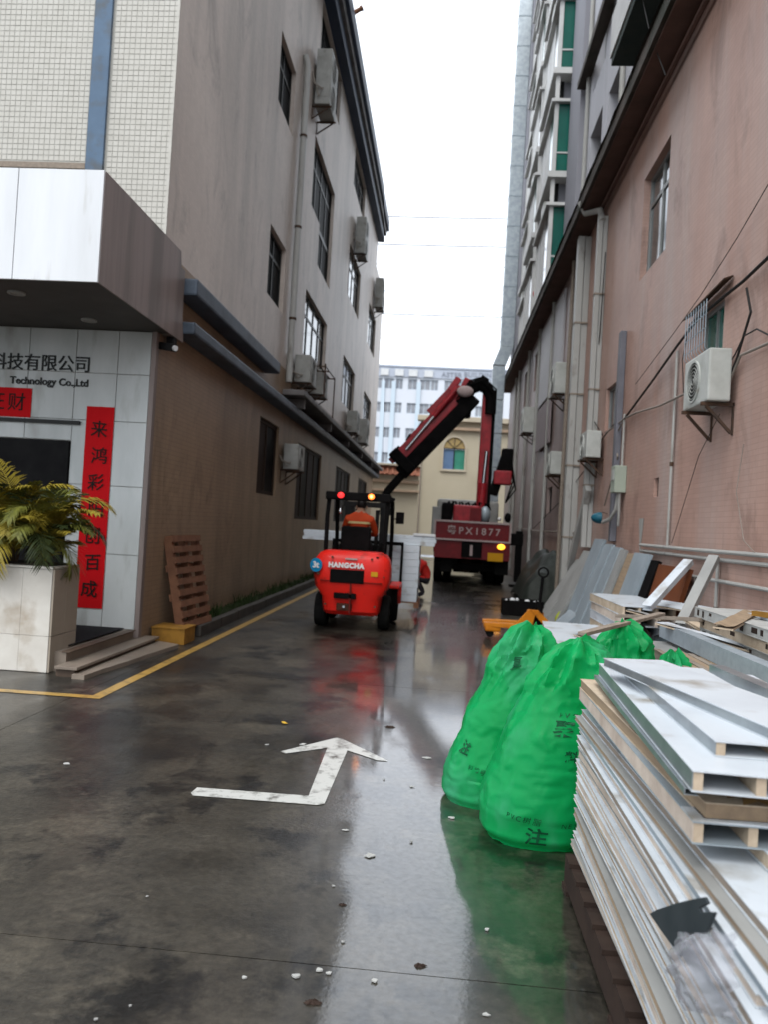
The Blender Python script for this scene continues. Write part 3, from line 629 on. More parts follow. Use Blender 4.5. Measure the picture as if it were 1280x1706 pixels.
# ------------------------------------------------------------------ leaning pallet, yellow box
pt_ = thing('wooden_pallet', (-3.3, 10.9, 0), 'reddish brown wooden pallet leaning upright against the brown office wall', 'pallet')
ax = Vector((-.26, .04, 1.22)).normalized(); o_ = Vector((-3.26, 10.12, .13)); yv = Vector((.06,1,0)).normalized(); nv = yv.cross(ax).normalized()
def pl_box(mb, a0, a1, b0, b1, c0, c1):   # along pallet length, width, thickness
    P = lambda a,b,c: o_ + ax*a + yv*b + nv*c
    return mb.hexa([P(a0,b0,c0),P(a1,b0,c0),P(a1,b1,c0),P(a0,b1,c0)], [P(a0,b0,c1),P(a1,b0,c1),P(a1,b1,c1),P(a0,b1,c1)])
for b in (0, .46, .92): pl_box(MB(), 0, 1.25, b, b+.08, -.10, 0).build('stringer', wood_red, pt_)
for k in range(9): pl_box(MB(), .02+k*.143, .02+k*.143+.085, -.01, 1.01, .001, .024).build('slat', wood_red, pt_)
for k in range(4): pl_box(MB(), .02+k*.38, .02+k*.38+.09, -.01, 1.01, -.125, -.101).build('slat', wood_red, pt_)
yb = thing('yellow_box', (-3.4, 9.9, 0), 'low yellow wooden box at the end of the entrance steps', 'box')
for (x0,x1,y0,y1) in ((-3.56,-3.14,9.80,9.825),(-3.56,-3.14,10.20,10.225),(-3.56,-3.535,9.826,10.199),(-3.165,-3.14,9.826,10.199)): MB().box(x0,x1,y0,y1,.005,.190).build('side_board', wood_yellow, yb)
MB().box(-3.57,-3.13,9.79,10.235,.191,.21).build('lid', wood_yellow, yb, bevel=.004)
# ------------------------------------------------------------------ pink building on the right
XR = 2.8
pb = thing('pink_building', (XR, 20, 0), 'two storey pink mosaic building with stained eave and wall pipes', 'building')
rh = [(10.98,12.42,5.6,7.17),(13.7,14.5,3.55,4.3),(8.5,9.3,3.66,4.24),(10.7,10.93,2.23,2.48)]
rf = [(25.3,26.9,6.35,7.6),(22.6,23.5,4.0,5.0),(28.6,30.2,6.3,7.6),(21.0,21.9,2.2,2.9)]
wall(MB(), 'x', XR, -1, -4, 17.2, 0, 8.06, rh, .17).build('wall', pink_mosaic, pb)
wall(MB(), 'x', XR, -1, 17.2, 37, 0, 8.06, rf, .17).build('wall', pink_far, pb)
MB().box(XR, 12, 36.8, 37, 0, 8.0).build('end_wall', pink_far, pb)
window(pb, 'x', XR, -1, *rh[0], 2, 1, frame_alu, [glass_dark, glass_mid], .06, .16, transom=.72)
window(pb, 'x', XR, -1, *rh[1], 2, 1, frame_alu, [glass_mid, glass_dark], .05, .12)
window(pb, 'x', XR, -1, *rh[2], 2, 1, frame_alu, [glass_green, glass_green], .05, .12)
MB().box(XR+.05, XR+.16, rh[3][0], rh[3][1], rh[3][2], rh[3][3]).build('vent', dark_metal, pb)
for h in rf: window(pb, 'x', XR, -1, *h, 2, 1, frame_dark, [glass_dark, glass_mid], .06, .14)
# eave slab, drip edge, gutter pipe under it
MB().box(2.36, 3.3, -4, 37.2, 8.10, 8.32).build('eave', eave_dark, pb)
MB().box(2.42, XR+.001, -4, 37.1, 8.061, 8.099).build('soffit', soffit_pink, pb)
eb = MB()
MB().grid(lambda i,j: (2.33+.04*j-.02*noise.noise((i*.6,j,1)), -4+i*.34, 8.325+.03*(1 if j==1 else 0)+.045*abs(noise.noise((i*.9,0,3)))), 122, 3).build('roof_edge', eave_dark, pb)
MB().tube([(2.70,-4,7.93),(2.70,15.5,7.93)], .035, 8).build('gutter_pipe', soffit_pink, pb, smooth=True)
gp = MB().tube([(2.36,15.9,8.25),(2.48,15.9,8.02),(2.66,15.3,7.85),(2.68,15.15,7.6)], .06, 10).build('gutter_elbow', pvc_white, pb, smooth=True)
# boxed ducts and pipes
dA = MB().box(2.53, 2.66, 16.9, 17.15, .02, 7.95).box(2.672, 2.797, 16.92, 17.13, .02, 7.95).build('boxed_duct', pvc_white, pb, bevel=.006)
for z in (1.6,3.1,4.6,6.1): MB().box(2.522, 2.80, 16.89, 17.16, z, z+.035).build('duct_joint', wood_grey, dA)
dB = MB().box(2.61, 2.70, 15.15, 15.28, 1.45, 7.7).box(2.712, 2.795, 15.17, 15.26, 1.45, 7.7).build('boxed_duct', pvc_white, pb, bevel=.005)
for z in (2.6,4.4,6.2): MB().box(2.60, 2.798, 15.14, 15.29, z, z+.03).build('duct_joint', wood_grey, dB)
MB().beam((2.66,15.0,2.55),(2.60,16.3,1.0),.16,.10,(1,0,0)).build('boxed_duct', pvc_white, pb, bevel=.005)
MB().tube([(2.70,18.6,.3),(2.70,18.6,8.0)], .045, 8).build('drain_pipe', wood_grey, pb, smooth=True)
for yy, r_ in ((22.0,.05),(25.0,.055),(28.0,.06),(31.5,.06),(33.0,.05)): MB().tube([(2.72,yy,.2),(2.72,yy,8.0)], r_, 8).build('drain_pipe', pvc_white, pb, smooth=True)
cdt = MB().box(2.70, 2.795, 13.05, 13.22, 1.6, 5.0).build('conduit', pvc_grey, pb, bevel=.01)
vp = MB().tube([(2.765,10.02,1.58),(2.765,10.02,4.0)], .016, 8).build('water_pipe', pvc_white, pb, smooth=True)
for z, x in ((1.58, 2.75), (1.50, 2.77)): MB().tube([(x,11.3,z),(x,9,z-.005),(x,4,z)], .021, 8).build('water_pipe', pvc_white, pb, smooth=True)
MB().tube([(2.765,9.3,1.28),(2.765,7,1.29),(2.765,4,1.28)], .02, 8).build('water_pipe', pvc_white, pb, smooth=True)
MB().tube([(2.765,8.86,.3),(2.765,8.86,1.27)], .018, 8).build('water_pipe', pvc_white, pb, smooth=True)
MB().tube([(2.765,8.2,.4),(2.765,8.2,1.48)], .018, 8).build('water_pipe', pvc_white, pb, smooth=True)
for yy in (8.2, 10.02): MB().ring((2.765,yy,2.6 if yy>9 else 1.0),(0,0,1),.024,.014,.05,10).build('pipe_clip', rust, pb)
MB().box(2.74, 2.797, 20.2, 24.9, 5.5, 7.85).build('wall_board', wall_patch, pb, bevel=.004)
MB().box(2.70, 2.737, 21.5, 24.5, 4.1, 5.35).build('wall_board', pink_board, pb, bevel=.004)
MB().prism([(2.795,11.6,1.95),(2.795,11.35,1.95),(2.795,11.47,1.45)], (-.006,0,0)).build('paint_mark', pvc_white, pb)
mtr = thing('meter_box', (2.8, 12.9, 2.4), 'pale green meter box on the pink wall with pipes below it', 'box')
MB().box(2.62, 2.797, 12.55, 12.85, 2.36, 2.78).build('box', mat('meter_green', (.42,.47,.38), (.36,.40,.33), rough=.5), mtr, bevel=.012)
MB().box(2.612, 2.619, 12.6, 12.8, 2.55, 2.72).build('cover', ac_white, mtr)
MB().tube([(2.72,12.7,2.36),(2.70,12.75,2.1),(2.66,12.95,1.95),(2.62,13.3,1.9)], .03, 8).tube([(2.72,12.62,2.36),(2.72,12.6,2.0),(2.74,12.7,1.85)], .022, 8).build('pipe', pvc_white, mtr, smooth=True)
MB().tube([(2.75,12.7,2.78),(2.75,12.7,3.6)], .018, 8).build('riser', pvc_white, mtr, smooth=True)
bt = thing('blue_basin', (2.55, 13.8, 1.9), 'small blue plastic bowl hung by the pipes on the pink wall', 'bowl')
MB().grid(lambda i,j: (2.68-.16*math.sin(math.pi/2*j/5)*1.0+.0*i, 13.8+.14*math.cos(j/5*math.pi/2)*math.cos(2*math.pi*i/14), 1.98+.1*math.cos(j/5*math.pi/2)*math.sin(2*math.pi*i/14)), 14, 6, True).build('bowl', mat('teal_plastic',(.02,.12,.17),rough=.4), bt, smooth=True)
MB().tube([(2.79,13.8,2.06),(2.70,13.8,2.08)], .008, 6).build('hook', rust, bt)
RG = 'air conditioners on the pink wall'
ac_unit((2.8, 8.78, 3.03), math.pi, .80, .22, .52, 'white air conditioner nearest on the pink wall below the green window', RG)
ac_unit((2.8, 19.8, 4.96), math.pi, .88, .28, .73, 'white air conditioner high on the pink wall beside the white board', RG)
ac_unit((2.8, 15.08, 3.04), math.pi, .72, .26, .48, 'air conditioner beside the boxed ducts on the pink wall', RG)
ac_unit((2.8, 19.75, 3.06), math.pi, .72, .26, .54, 'air conditioner low on the far pink wall behind the ducts', RG)
ac_unit((2.8, 26.4, 4.83), math.pi, .88, .34, .80, 'air conditioner farthest along the pink wall', RG)
# awning frame over the green window
aw = thing('window_awning', (2.8, 8.7, 4.3), 'bent rusty wire cage and awning over the small green window', 'awning')
MB().hexa([(2.79,8.25,4.36),(2.79,9.55,4.30),(2.68,9.6,4.24),(2.68,8.2,4.31)], [(2.79,8.25,4.375),(2.79,9.55,4.315),(2.68,9.6,4.255),(2.68,8.2,4.325)]).build('awning_sheet', rust, aw)
wm = MB()
for k in range(9): wm.tube([(2.68,8.7+k*.09,4.26),(2.68,8.7+k*.09,3.75),(2.78,8.7+k*.09,3.60)], .005, 5)
for z in (4.1,3.95,3.8): wm.tube([(2.68,8.68,z),(2.68,9.44,z)], .005, 5)
wm.build('wire_cage', galv_dull, aw)
# cables
def sag(p, q, s, n=14):
    p, q = Vector(p), Vector(q); return [p.lerp(q, k/n)-Vector((0,0,s*4*(k/n)*(1-k/n))) for k in range(n+1)]
def cable(pts, r, label, mt=cable_mat, name='cable'):
    props(MB().tube(pts, r, 6).build(name, mt, smooth=True), label, 'cable', 'cables along the pink wall')
W = lambda u, v: onx(u, v, 2.74)
cable([W(1285,425),W(1240,468),W(1200,500),W(1165,530),W(1130,575),W(1090,632),W(1042,697)], .017, 'thick black cable sloping down past the green window')
cable([W(1285,570),W(1235,592),W(1215,640),W(1190,652),W(1140,657),W(1100,676),W(1060,688),W(1042,697),W(1010,722)], .014, 'grey cable running from the near air conditioner along the wall', cable_grey)
cable([W(1245,480),W(1252,520),W(1240,560),W(1228,600),W(1215,630)], .013, 'black cable hanging beside the green window down to the air conditioner')
cable([W(1200,690),W(1165,760),W(1128,880),W(1120,905)], .004, 'thin wire slanting down below the near air conditioner')
cable([W(1030,700),W(1005,730),W(985,770),W(940,830),W(890,880)], .010, 'cable bundle drooping behind the ducts', cable_mat)
cable([W(1285,560),W(1262,548),W(1240,560),W(1226,590),W(1210,615),W(1190,610),W(1178,628)], .008, 'thin black wire looping onto the near air conditioner')
cable([W(1285,300),W(1230,395),W(1170,490),W(1120,560),W(1060,640)], .005, 'thin wire slanting across the upper pink wall')
cable([W(1040,700),W(1025,730),W(1030,760),W(1020,800),W(1008,842)], .012, 'grey cable dropping past the meter box', cable_grey)
cable([W(1140,655),W(1138,600),W(1150,540),W(1175,520)], .006, 'thin cable rising from the white pipe to the green window')
cable([W(1005,725),W(990,700),W(992,640),W(1000,560),W(1010,420)], .010, 'dark cable climbing the wall beside the boxed duct')
cable([W(1240,740),W(1228,820),W(1240,900),W(1262,925)], .004, 'thin pale wire hanging low on the near pink wall', cable_grey)
cable([onx(1072,0,2.45),onx(1085,60,2.45),onx(1110,125,2.5)], .008, 'wire dangling from the balcony over the eave')
cable([W(862,880),W(900,885),W(935,886),W(980,890)], .018, 'pale pipe-like cable low on the far pink wall', cable_grey)

# ------------------------------------------------------------------ tower above the pink building
tw = thing('apartment_tower', (3, 20, 8.33), 'tall grey apartment tower with green glazed balconies above the pink building', 'building')
XT = 2.88; ST = 2.76
th = []
for k in range(6):
    z = 8.75 + k*ST
    th += [(15.2,16.3,z,z+1.9), (16.95,18.35,z+.25,z+2.0)] + ([(9.0,10.3,z+.2,z+1.9)] if k else [])
wall(MB(), 'x', XT, -1, 5, 21.0, 8.33, 26, th, .3).build('wall', grey_render, tw)
MB().box(XT+.35, 12, 5, 36, 8.33, 26).build('core', grey_render, tw)
MB().box(XT+.001, XT+.34, 5, 5.2, 8.33, 26).build('corner', grey_render, tw)
for h in th: window(tw, 'x', XT, -1, *h, 2, 1, frame_alu, [glass_mid, glass_dark], .05, .28)
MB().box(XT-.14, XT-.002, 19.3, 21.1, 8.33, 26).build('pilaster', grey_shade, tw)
MB().tube([(XT-.05,18.75,8.33),(XT-.05,18.75,25)], .05, 8).build('drain_pipe', pvc_white, tw, smooth=True)
MB().tube([(XT-.05,14.75,8.33),(XT-.05,14.75,25)], .05, 8).build('drain_pipe', pvc_white, tw, smooth=True)
MB().box(XT-.24, XT-.002, 14.9, 19.25, 12.35, 12.5).build('ledge', eave_dark, tw)
# glazed balcony bays stepping out of the facade
for bi, (y0, y1) in enumerate(((21.2,24.2),(25.6,28.2),(29.6,32.0))):
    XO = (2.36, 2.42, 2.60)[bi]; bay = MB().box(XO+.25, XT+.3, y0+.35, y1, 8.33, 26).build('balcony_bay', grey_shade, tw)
    MB().box(XO, XO+.10, y0, y0+.12, 8.33, 26).build('corner_post', balcony_white, bay)
    MB().box(XO, XO+.10, y1-.12, y1, 8.33, 26).build('corner_post', balcony_white, bay)
    for k in range(7):
        z = 8.36 + k*ST
        if z > 24: break
        MB().box(XO+.101, XT+.05, y0+.04, y0+.06, z+.12, z+1.95).build('green_pane', glass_green, bay)
        MB().box(XO+.10, XT, y0+.02, y0+.08, z+.62, z+.66).build('glazing_bar', balcony_white, bay)
        for j in range(3):
            w_ = (y1-y0-.24)/3
            MB().box(XO+.03, XO+.05, y0+.12+j*w_+.02, y0+.12+(j+1)*w_-.02, z+.12, z+1.95).build('green_pane', balcony_white if j else (glass_green if k % 2 else glass_mid), bay)
            MB().box(XO+.02, XO+.07, y0+.12+(j+1)*w_-.02, y0+.12+(j+1)*w_+.02, z+.12, z+1.95).build('glazing_bar', balcony_white, bay)
        MB().box(XO-.10, XT, y0-.10, y1+.05, z+1.951, z+2.03).build('sill', balcony_white, bay)
        MB().box(XO-.10, XT, y0-.10, y1+.05, z+2.70, z+2.80+.06).build('sill', balcony_white, bay)
        MB().box(XO+.12, XO+.24, y0+.3, y1-.3, z+2.03, z+2.69).build('recess_shade_block', dark_metal, bay)  # solid dark fill painting the shade of the open gap
        if bi in (0,1,2) and k % 2 == bi % 2:
            MB().box(XO-.06, XO+.12, y0+.9, y0+1.5, z+2.032, z+2.45).build('outdoor_unit', ac_white, bay, bevel=.015)
for yy in (24.35, 28.4, 32.3): MB().box(XT-.08, XT+.34, yy, yy+.95, 8.33, 26).build('pier', grey_render, tw)
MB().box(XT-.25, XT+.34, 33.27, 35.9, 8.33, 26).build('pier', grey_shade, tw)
# projecting balcony with dark underside
bc = MB().box(2.36, XT-.002, 10.2, 13.3, 9.45, 9.60).build('balcony', mat('balcony_underside',(.035,.05,.045),(.05,.06,.05),rough=.8), tw)
MB().box(2.34, 2.42, 10.15, 13.35, 9.601, 10.3).build('balcony_front', balcony_white, bc)
MB().box(2.421, XT-.004, 13.27, 13.35, 9.601, 10.3).build('balcony_side', balcony_white, bc)
for k in range(6): MB().tube([(2.38,10.3+k*.6,10.3),(2.38,10.3+k*.6,11.4)], .015, 6).build('grille_bar', dark_metal, bc)
MB().box(2.36,2.40,10.2,13.3,11.4,11.45).build('rail', dark_metal, bc)
# rooftop junk at the podium edge
ln = props(MB().sphere((2.50,24.6,8.98),.13,.13,.17).build('red_lantern', banner_red, smooth=True), 'small red lantern hanging at the edge of the pink building roof', 'lantern')
gd = thing('galvanised_duct', (2.3, 34.4, 0), 'tall square galvanised exhaust duct rising at the far corner of the tower', 'duct')
def seg(z0, z1, x0=2.06, x1=2.62, y0=34.2, y1=34.8): return MB().box(x0, x1, y0, y1, z0, z1).build('duct_section', galv, gd, bevel=.01)
for k in range(13): seg(9.55+k*1.3, 9.55+k*1.3+1.27)
for k in range(13): MB().box(2.045,2.635,34.185,34.815,9.55+k*1.3+1.27,9.55+(k+1)*1.3-.001).build('flange', galv_dull, gd)
MB().hexa([(1.78,34.2,8.75),(2.34,34.2,8.75),(2.34,34.8,8.75),(1.78,34.8,8.75)], [(2.06,34.2,9.54),(2.62,34.2,9.54),(2.62,34.8,9.54),(2.06,34.8,9.54)]).build('duct_elbow', galv, gd, bevel=.01)
for k in range(6): seg(.02+k*1.45, .02+k*1.45+1.42, 1.80, 2.32)

# ------------------------------------------------------------------ far end of the alley
ch = thing('cream_building', (-1, 48, 0), 'cream building with arched stained glass window at the end of the alley', 'building')
ARX, ARZ, ARW = ony(758,750,48).x, ony(758,755,48).z, .66
wl = MB()
pts_out = [(-1.55,0),(6,0),(6,8.05),(-1.55,8.05)]
wall(wl, 'y', 48, -1, -1.55, 6, 0, 8.05, [(ARX-ARW, ARX+ARW, 5.2, 6.45)], .2)
wl.build('wall', cream_wall, ch)
MB().box(-1.7, 6, 47.75, 47.995, 7.55, 7.72).build('cornice', peach_trim, ch, bevel=.02)
MB().box(-1.8, 6, 47.6, 48.4, 8.051, 8.35).build('parapet', cream_trim, ch, bevel=.02)
for x0, x1, mt in ((ARX-ARW, ARX-.02, stained_blue), (ARX+.02, ARX+ARW, stained_green)): MB().box(x0, x1, 48.05, 48.08, 5.22, 6.42).build('stained_pane', mt, ch)
arc = [(ARX+ARW*math.cos(a), 47.99, 6.451+ARW*1.05*math.sin(a)) for a in [math.pi*k/16 for k in range(17)]]
MB().prism(arc, (0,-.02,0)).build('arched_pane', stained_amber, ch)
fm = MB()
for k in range(16):
    a, b = math.pi*k/16, math.pi*(k+1)/16
    fm.beam((ARX+(ARW+.03)*math.cos(a),47.93,6.45+(ARW*1.05+.03)*math.sin(a)), (ARX+(ARW+.03)*math.cos(b),47.93,6.45+(ARW*1.05+.03)*math.sin(b)), .1, .08, (0,1,0))
fm.box(ARX-ARW-.06,ARX-ARW+.02,47.9,48.0,5.15,6.45).box(ARX+ARW-.02,ARX+ARW+.06,47.9,48.0,5.15,6.45).build('window_surround', cream_trim, ch)
MB().box(ARX-ARW-.1,ARX+ARW+.1,47.88,48.0,5.08,5.2).build('window_sill', cream_trim, ch)
MB().box(ARX-.025,ARX+.025,48.0,48.045,5.2,6.45).box(ARX-ARW,ARX+ARW,47.955,47.968,6.42,6.48).build('mullion', frame_dark, ch)
for k in (1,2,3):
    a = math.pi*k/4; MB().beam((ARX,47.955,6.46),(ARX+ARW*math.cos(a),47.955,6.46+ARW*1.05*math.sin(a)),.03,.03,(0,1,0)).build('mullion', frame_dark, ch)
MB().tube([(-1.45,47.9,0),(-1.45,47.9,8)], .05, 8).build('drain_pipe', wood_grey, ch)
MB().box(2.1,2.5,47.7,47.99,4.4,5.0).build('outdoor_unit', ac_white, ch, bevel=.02)
lh = thing('gate_house', (-4.5, 45, 0), 'low cream house with red tiled roof edge left of the arched window', 'building')
wall(MB(), 'y', 45, -1, -12, -1.45, 0, 5.0, [(-3.6,-2.9,2.2,3.3),(-5.4,-4.6,2.2,3.3)], .2).build('wall', cream_wall, lh)
for a, b in ((-3.6,-2.9),(-5.4,-4.6)): window(lh, 'y', 45, -1, a, b, 2.2, 3.3, 2, 1, frame_dark, glass_dark, .05, .15)
MB().box(-12,-1.4,44.8,44.99,4.05,4.22).build('cornice', peach_trim, lh, bevel=.02)
MB().box(-12,-1.38,44.7,44.99,3.55,3.68).build('cornice', peach_trim, lh, bevel=.02)
MB().box(-12,-1.38,44.6,45.3,5.0,5.12).build('cornice', cream_trim, lh, bevel=.02)
rt = MB().hexa([(-12,44.55,4.5),(-1.4,44.55,4.5),(-1.4,44.985,4.5),(-12,44.985,4.5)], [(-12,44.9,4.98),(-1.4,44.9,4.98),(-1.4,44.985,4.98),(-12,44.985,4.98)]).build('roof', roof_tile, lh)
for k in range(34): MB().tube([(-11.9+k*.31,44.52,4.50),(-11.9+k*.31,44.88,5.0)], .075, 7).build('roof_tile', roof_tile, rt)
of = thing('office_block', (-4, 110, 0), 'pale blue white office block with rows of windows behind the alley', 'building')
S = 110/70.0
zt = 1.65+(15.6-1.65)*S
orow = [ony(680, v, 110).z for v in (640, 680, 722, 764)]
ocol = [ony(u, 660, 110).x for u in (613, 628, 648, 665, 687, 708, 724, 748, 768, 800, 822)]
oh = []
for i, x in enumerate(ocol):
    for j, z in enumerate(orow):
        w_ = (.38, .62, .72)[i % 3] if i % 3 else .5
        oh.append((x-w_, x+w_, z-.72, z+.72))
wall(MB(), 'y', 110, -1, -26, 14, 0, zt, oh, .3).build('wall', office_white, of)
for h in oh: window(of, 'y', 110, -1, *h, 2, 1, office_pier, office_glass, .07, .25)
MB().box(-26,14,110.3,120,0,zt-.1).build('core', office_white, of)
MB().box(-26,14,109.7,110.2,zt,zt+.25).build('parapet_cap', office_parapet, of)
for u in (638, 656, 698): x = ony(u,660,110).x; MB().box(x-.28,x+.28,109.72,109.995,0,zt-2.0).build('pier', office_pier, of)
MB().box(-26,14,109.85,109.99,zt-1.35,zt-.02).build('parapet', office_parapet, of)
for u in (642, 667, 690, 716): x = ony(u,615,110).x; MB().box(x-.6,x+.6,109.6,109.84,zt-1.25,zt-.35).build('roof_lamp', white_paint, of)
for tx_, u_ in (('ASTER', 737), ('BUILDING', 774)): text_part('sign_lettering', tx_, .92, (ony(u_,622,110).x, 109.8, ony(u_,624.5,110).z), (1,0,0), (0,0,1), letter_grey, of, .03, 'LEFT', .01, 1.1)
for k, (v, s) in enumerate(((352,.3),(396,.35),(430,.3),(474,.3),(510,.35),(552,.3))):
    z = ony(740, v, 60).z
    props(MB().tube(sag((-22,60+k*.15,z-.3),(24,60+k*.15,z+.25),s*1.5,20), .045 if k in (0,1,4) else .032, 6).build('power_line', pvc_grey, smooth=True),
          ['highest power line crossing the sky','power line crossing the sky, second from the top','power line crossing the sky, third from the top','power line crossing the sky, third from the bottom','power line crossing the sky, second from the bottom','lowest power line crossing the sky above the office block'][k], 'power line', 'power lines across the alley')
# ------------------------------------------------------------------ people (one continuous skinned body each)
def skin_body(name, J, E, mats, pick, parent, root):
    names = list(J); idx = {n: i for i, n in enumerate(names)}
    me = bpy.data.meshes.new(name); off = rootloc(parent)
    me.from_pydata([tuple(Vector(J[n][0])-off) for n in names], [(idx[a], idx[b]) for a, b in E], []); me.update()
    o = bpy.data.objects.new(name, me); col.objects.link(o)
    o.modifiers.new('skin', 'SKIN'); sv = me.skin_vertices[0].data
    for n in names:
        r = J[n][1]; r = r if isinstance(r, tuple) else (r, r); sv[idx[n]].radius = r; sv[idx[n]].use_root = (n == root)
    sb = o.modifiers.new('sub', 'SUBSURF'); sb.levels = 2; sb.render_levels = 2
    dg = bpy.context.evaluated_depsgraph_get(); nm = bpy.data.meshes.new_from_object(o.evaluated_get(dg))
    bpy.data.objects.remove(o)
    for m_ in mats: nm.materials.append(m_)
    for p in nm.polygons: p.use_smooth = True; p.material_index = pick(p.center + off)
    o = bpy.data.objects.new(name, nm); col.objects.link(o); o.parent = parent
    return o
def hand(J, E, wrist, pre, d, side, r=.010):
    """palm and five separate curled fingers from the wrist joint, pointing along d"""
    d = Vector(d).normalized(); side = Vector(side).normalized(); dn = d.cross(side).normalized(); w = Vector(J[wrist][0])
    J[pre+'palm'] = (w+d*.06, (.036,.018)); E.append((wrist, pre+'palm'))
    for k, (s, ln) in enumerate(((.030,.075),(.010,.085),(-.010,.078),(-.030,.06))):
        a, b = w+d*.10+side*s, w+d*(.10+ln*.6)+side*s-dn*.012
        J[pre+'f%d' % k] = (a, r); J[pre+'g%d' % k] = (b, r*.9); J[pre+'h%d' % k] = (b+d*ln*.25-dn*.03, r*.8)
        E.extend([(pre+'palm', pre+'f%d' % k), (pre+'f%d' % k, pre+'g%d' % k), (pre+'g%d' % k, pre+'h%d' % k)])
    J[pre+'t0'] = (w+d*.04+side*.045, r*1.1); J[pre+'t1'] = (w+d*.075+side*.065-dn*.01, r); E.extend([(pre+'palm', pre+'t0'), (pre+'t0', pre+'t1')])

# ------------------------------------------------------------------ forklift
fx = -1.335
fk = thing('forklift', (fx, 13.2, 0), 'red counterbalance forklift seen from behind with lit lamps on its black guard', 'forklift')
lv = [(.24,.40,.20),(.30,.435,.12),(.52,.46,.07),(.66,.565,.03),(.80,.60,.005),(.98,.60,0),(1.10,.575,.02),(1.18,.52,.07),(1.215,.44,.14)]
def cw_pt(i, j):
    z, hw, yb = lv[j]; a = 2*math.pi*i/48; c, s = math.cos(a), math.sin(a); e = .42
    y = 12.0+yb + (.62-yb)/2*(1+math.copysign(abs(s)**e, s)); return (fx + hw*math.copysign(abs(c)**e, c), y, z)
cw = MB().grid(cw_pt, 48, 9, True); cw.add([cw_pt(i,8) for i in range(48)], [tuple(range(48))]); cw.add([cw_pt(i,0) for i in range(48)], [tuple(reversed(range(48)))])
cwo = cw.build('counterweight', red_paint, fk, smooth=True)
P12 = lambda u, v, y=12.0: ony(480+u*.21875, 780+v*.21875, y)
def slot(u0, u1, v0, v1, mt, name, y=11.992, t=.03):
    a, b = P12(u0, v1, y), P12(u1, v0, y); return MB().box(a.x, b.x, y, y+t, a.z, b.z).build(name, mt, cwo, bevel=.012)
slot(312, 578, 782, 868, truck_black, 'radiator_slot'); slot(342, 512, 958, 990, truck_black, 'lower_slot', 12.0, .06)
slot(362, 480, 1034, 1082, mat('hitch_brown', (.06,.02,.01), rough=.6), 'tow_pocket', 12.055, .05)
pz = P12(420, 1055, 12.03); MB().disc((pz.x,12.045,pz.z),(0,1,0),.018,.05,12).build('tow_pin', galv, cwo)
MB().box(fx-.47,fx+.47,11.994,12.05,.758,.766).build('seam', mat('seam_dark',(.12,.01,.006),rough=.6), cwo)
c_ = P12(440, 742, 11.985); text_part('lettering', 'HANGCHA', .10, c_, (1,0,0), (0,0,1), letter_white, cwo, .006, 'CENTER', .006, 1.12)
MB().box(fx+.30,fx+.40,11.996,12.01,.86,.93).build('warning_label', yellow_plate, cwo)
MB().box(fx-.012,fx+.012,12.0,12.06,.28,.75).build('seam', MATS['seam_dark'] if 'seam_dark' in MATS else rust, cwo)
c_ = P12(480, 692, 12.02); MB().box(c_.x-.09, c_.x+.09, 11.995, 12.01, c_.z-.012, c_.z+.012).build('badge', letter_dim, cwo)
stk = MB().disc((fx-.545,12.018,.985),(-.42,-1,0),.105,.012,26).build('sticker', sticker_blue, cwo)
text_part('sticker_lettering', '3t', .13, (fx-.548,12.006,.985), (1,-.42,0), (0,0,1), letter_white, stk, .004, 'CENTER', .004)
for bx_, bz_ in ((-.50,.86),(.50,.86),(-.38,.40),(.38,.40),(-.30,1.12),(.30,1.12)): MB().disc((fx+bx_,12.012 if bz_ > .5 else 12.07,bz_),(0,1,0),.016,.03,8).build('bolt', rust, cwo)
MB().tube([(fx+.30,12.6,1.16),(fx+.36,12.75,1.35),(fx+.40,13.3,1.30),(fx+.36,13.9,1.55)], .016, 7).build('hose', truck_black, fk, smooth=True)
MB().tube([(fx-.34,13.7,1.2),(fx-.30,13.9,1.75),(fx-.22,13.97,1.85)], .014, 7).build('hose', truck_black, fk, smooth=True)
MB().box(fx+.36,fx+.40,12.05,12.10,1.12,1.16).build('exhaust_grille', truck_black, fk)
# frame, hood, floor, seat
MB().box(fx-.46,fx+.46,12.62,13.95,.30,.72).build('chassis', red_paint, fk, bevel=.03)
MB().box(fx-.36,fx+.36,12.55,13.15,.72,1.12).build('hood', dark_metal, fk, bevel=.05)
st = MB().box(fx-.28,fx+.20,12.66,12.80,1.15,1.60).box(fx-.28,fx+.22,12.8,13.2,1.122,1.22).build('seat', truck_black, fk, bevel=.05, seg=3)
for sx in (-1, 1):
    xo = fx+sx*.50
    MB().tube([(fx+sx*.46,12.35,1.15),(fx+sx*.475,12.42,1.75),(fx+sx*.47,12.50,2.02)], .034, 8).build('guard_pillar', truck_black, fk, smooth=True)
    MB().tube([(fx+sx*.47,13.85,.7),(fx+sx*.485,13.75,1.5),(fx+sx*.48,13.55,2.04)], .034, 8).build('guard_pillar', truck_black, fk, smooth=True)
    MB().tube([(fx+sx*.475,12.44,2.06),(fx+sx*.485,13.6,2.09)], .034, 8).build('guard_rail', truck_black, fk, smooth=True)
    t_ = MB().box(fx+sx*.61-.09,fx+sx*.61+.09,13.0,13.9,.62,.68).box(fx+sx*.61-.09,fx+sx*.61+.09,13.84,13.92,.3,.67).build('fender', red_paint, fk, bevel=.02)
MB().box(fx-.52,fx+.52,12.40,12.46,2.0,2.13).build('guard_beam', truck_black, fk, bevel=.02)
MB().box(fx-.5,fx+.5,13.55,13.61,2.03,2.11).build('guard_beam', truck_black, fk, bevel=.02)
for k in range(8): MB().box(fx-.42+k*.12-.012,fx-.42+k*.12+.012,12.461,13.549,2.06,2.10).build('guard_bar', truck_black, fk)
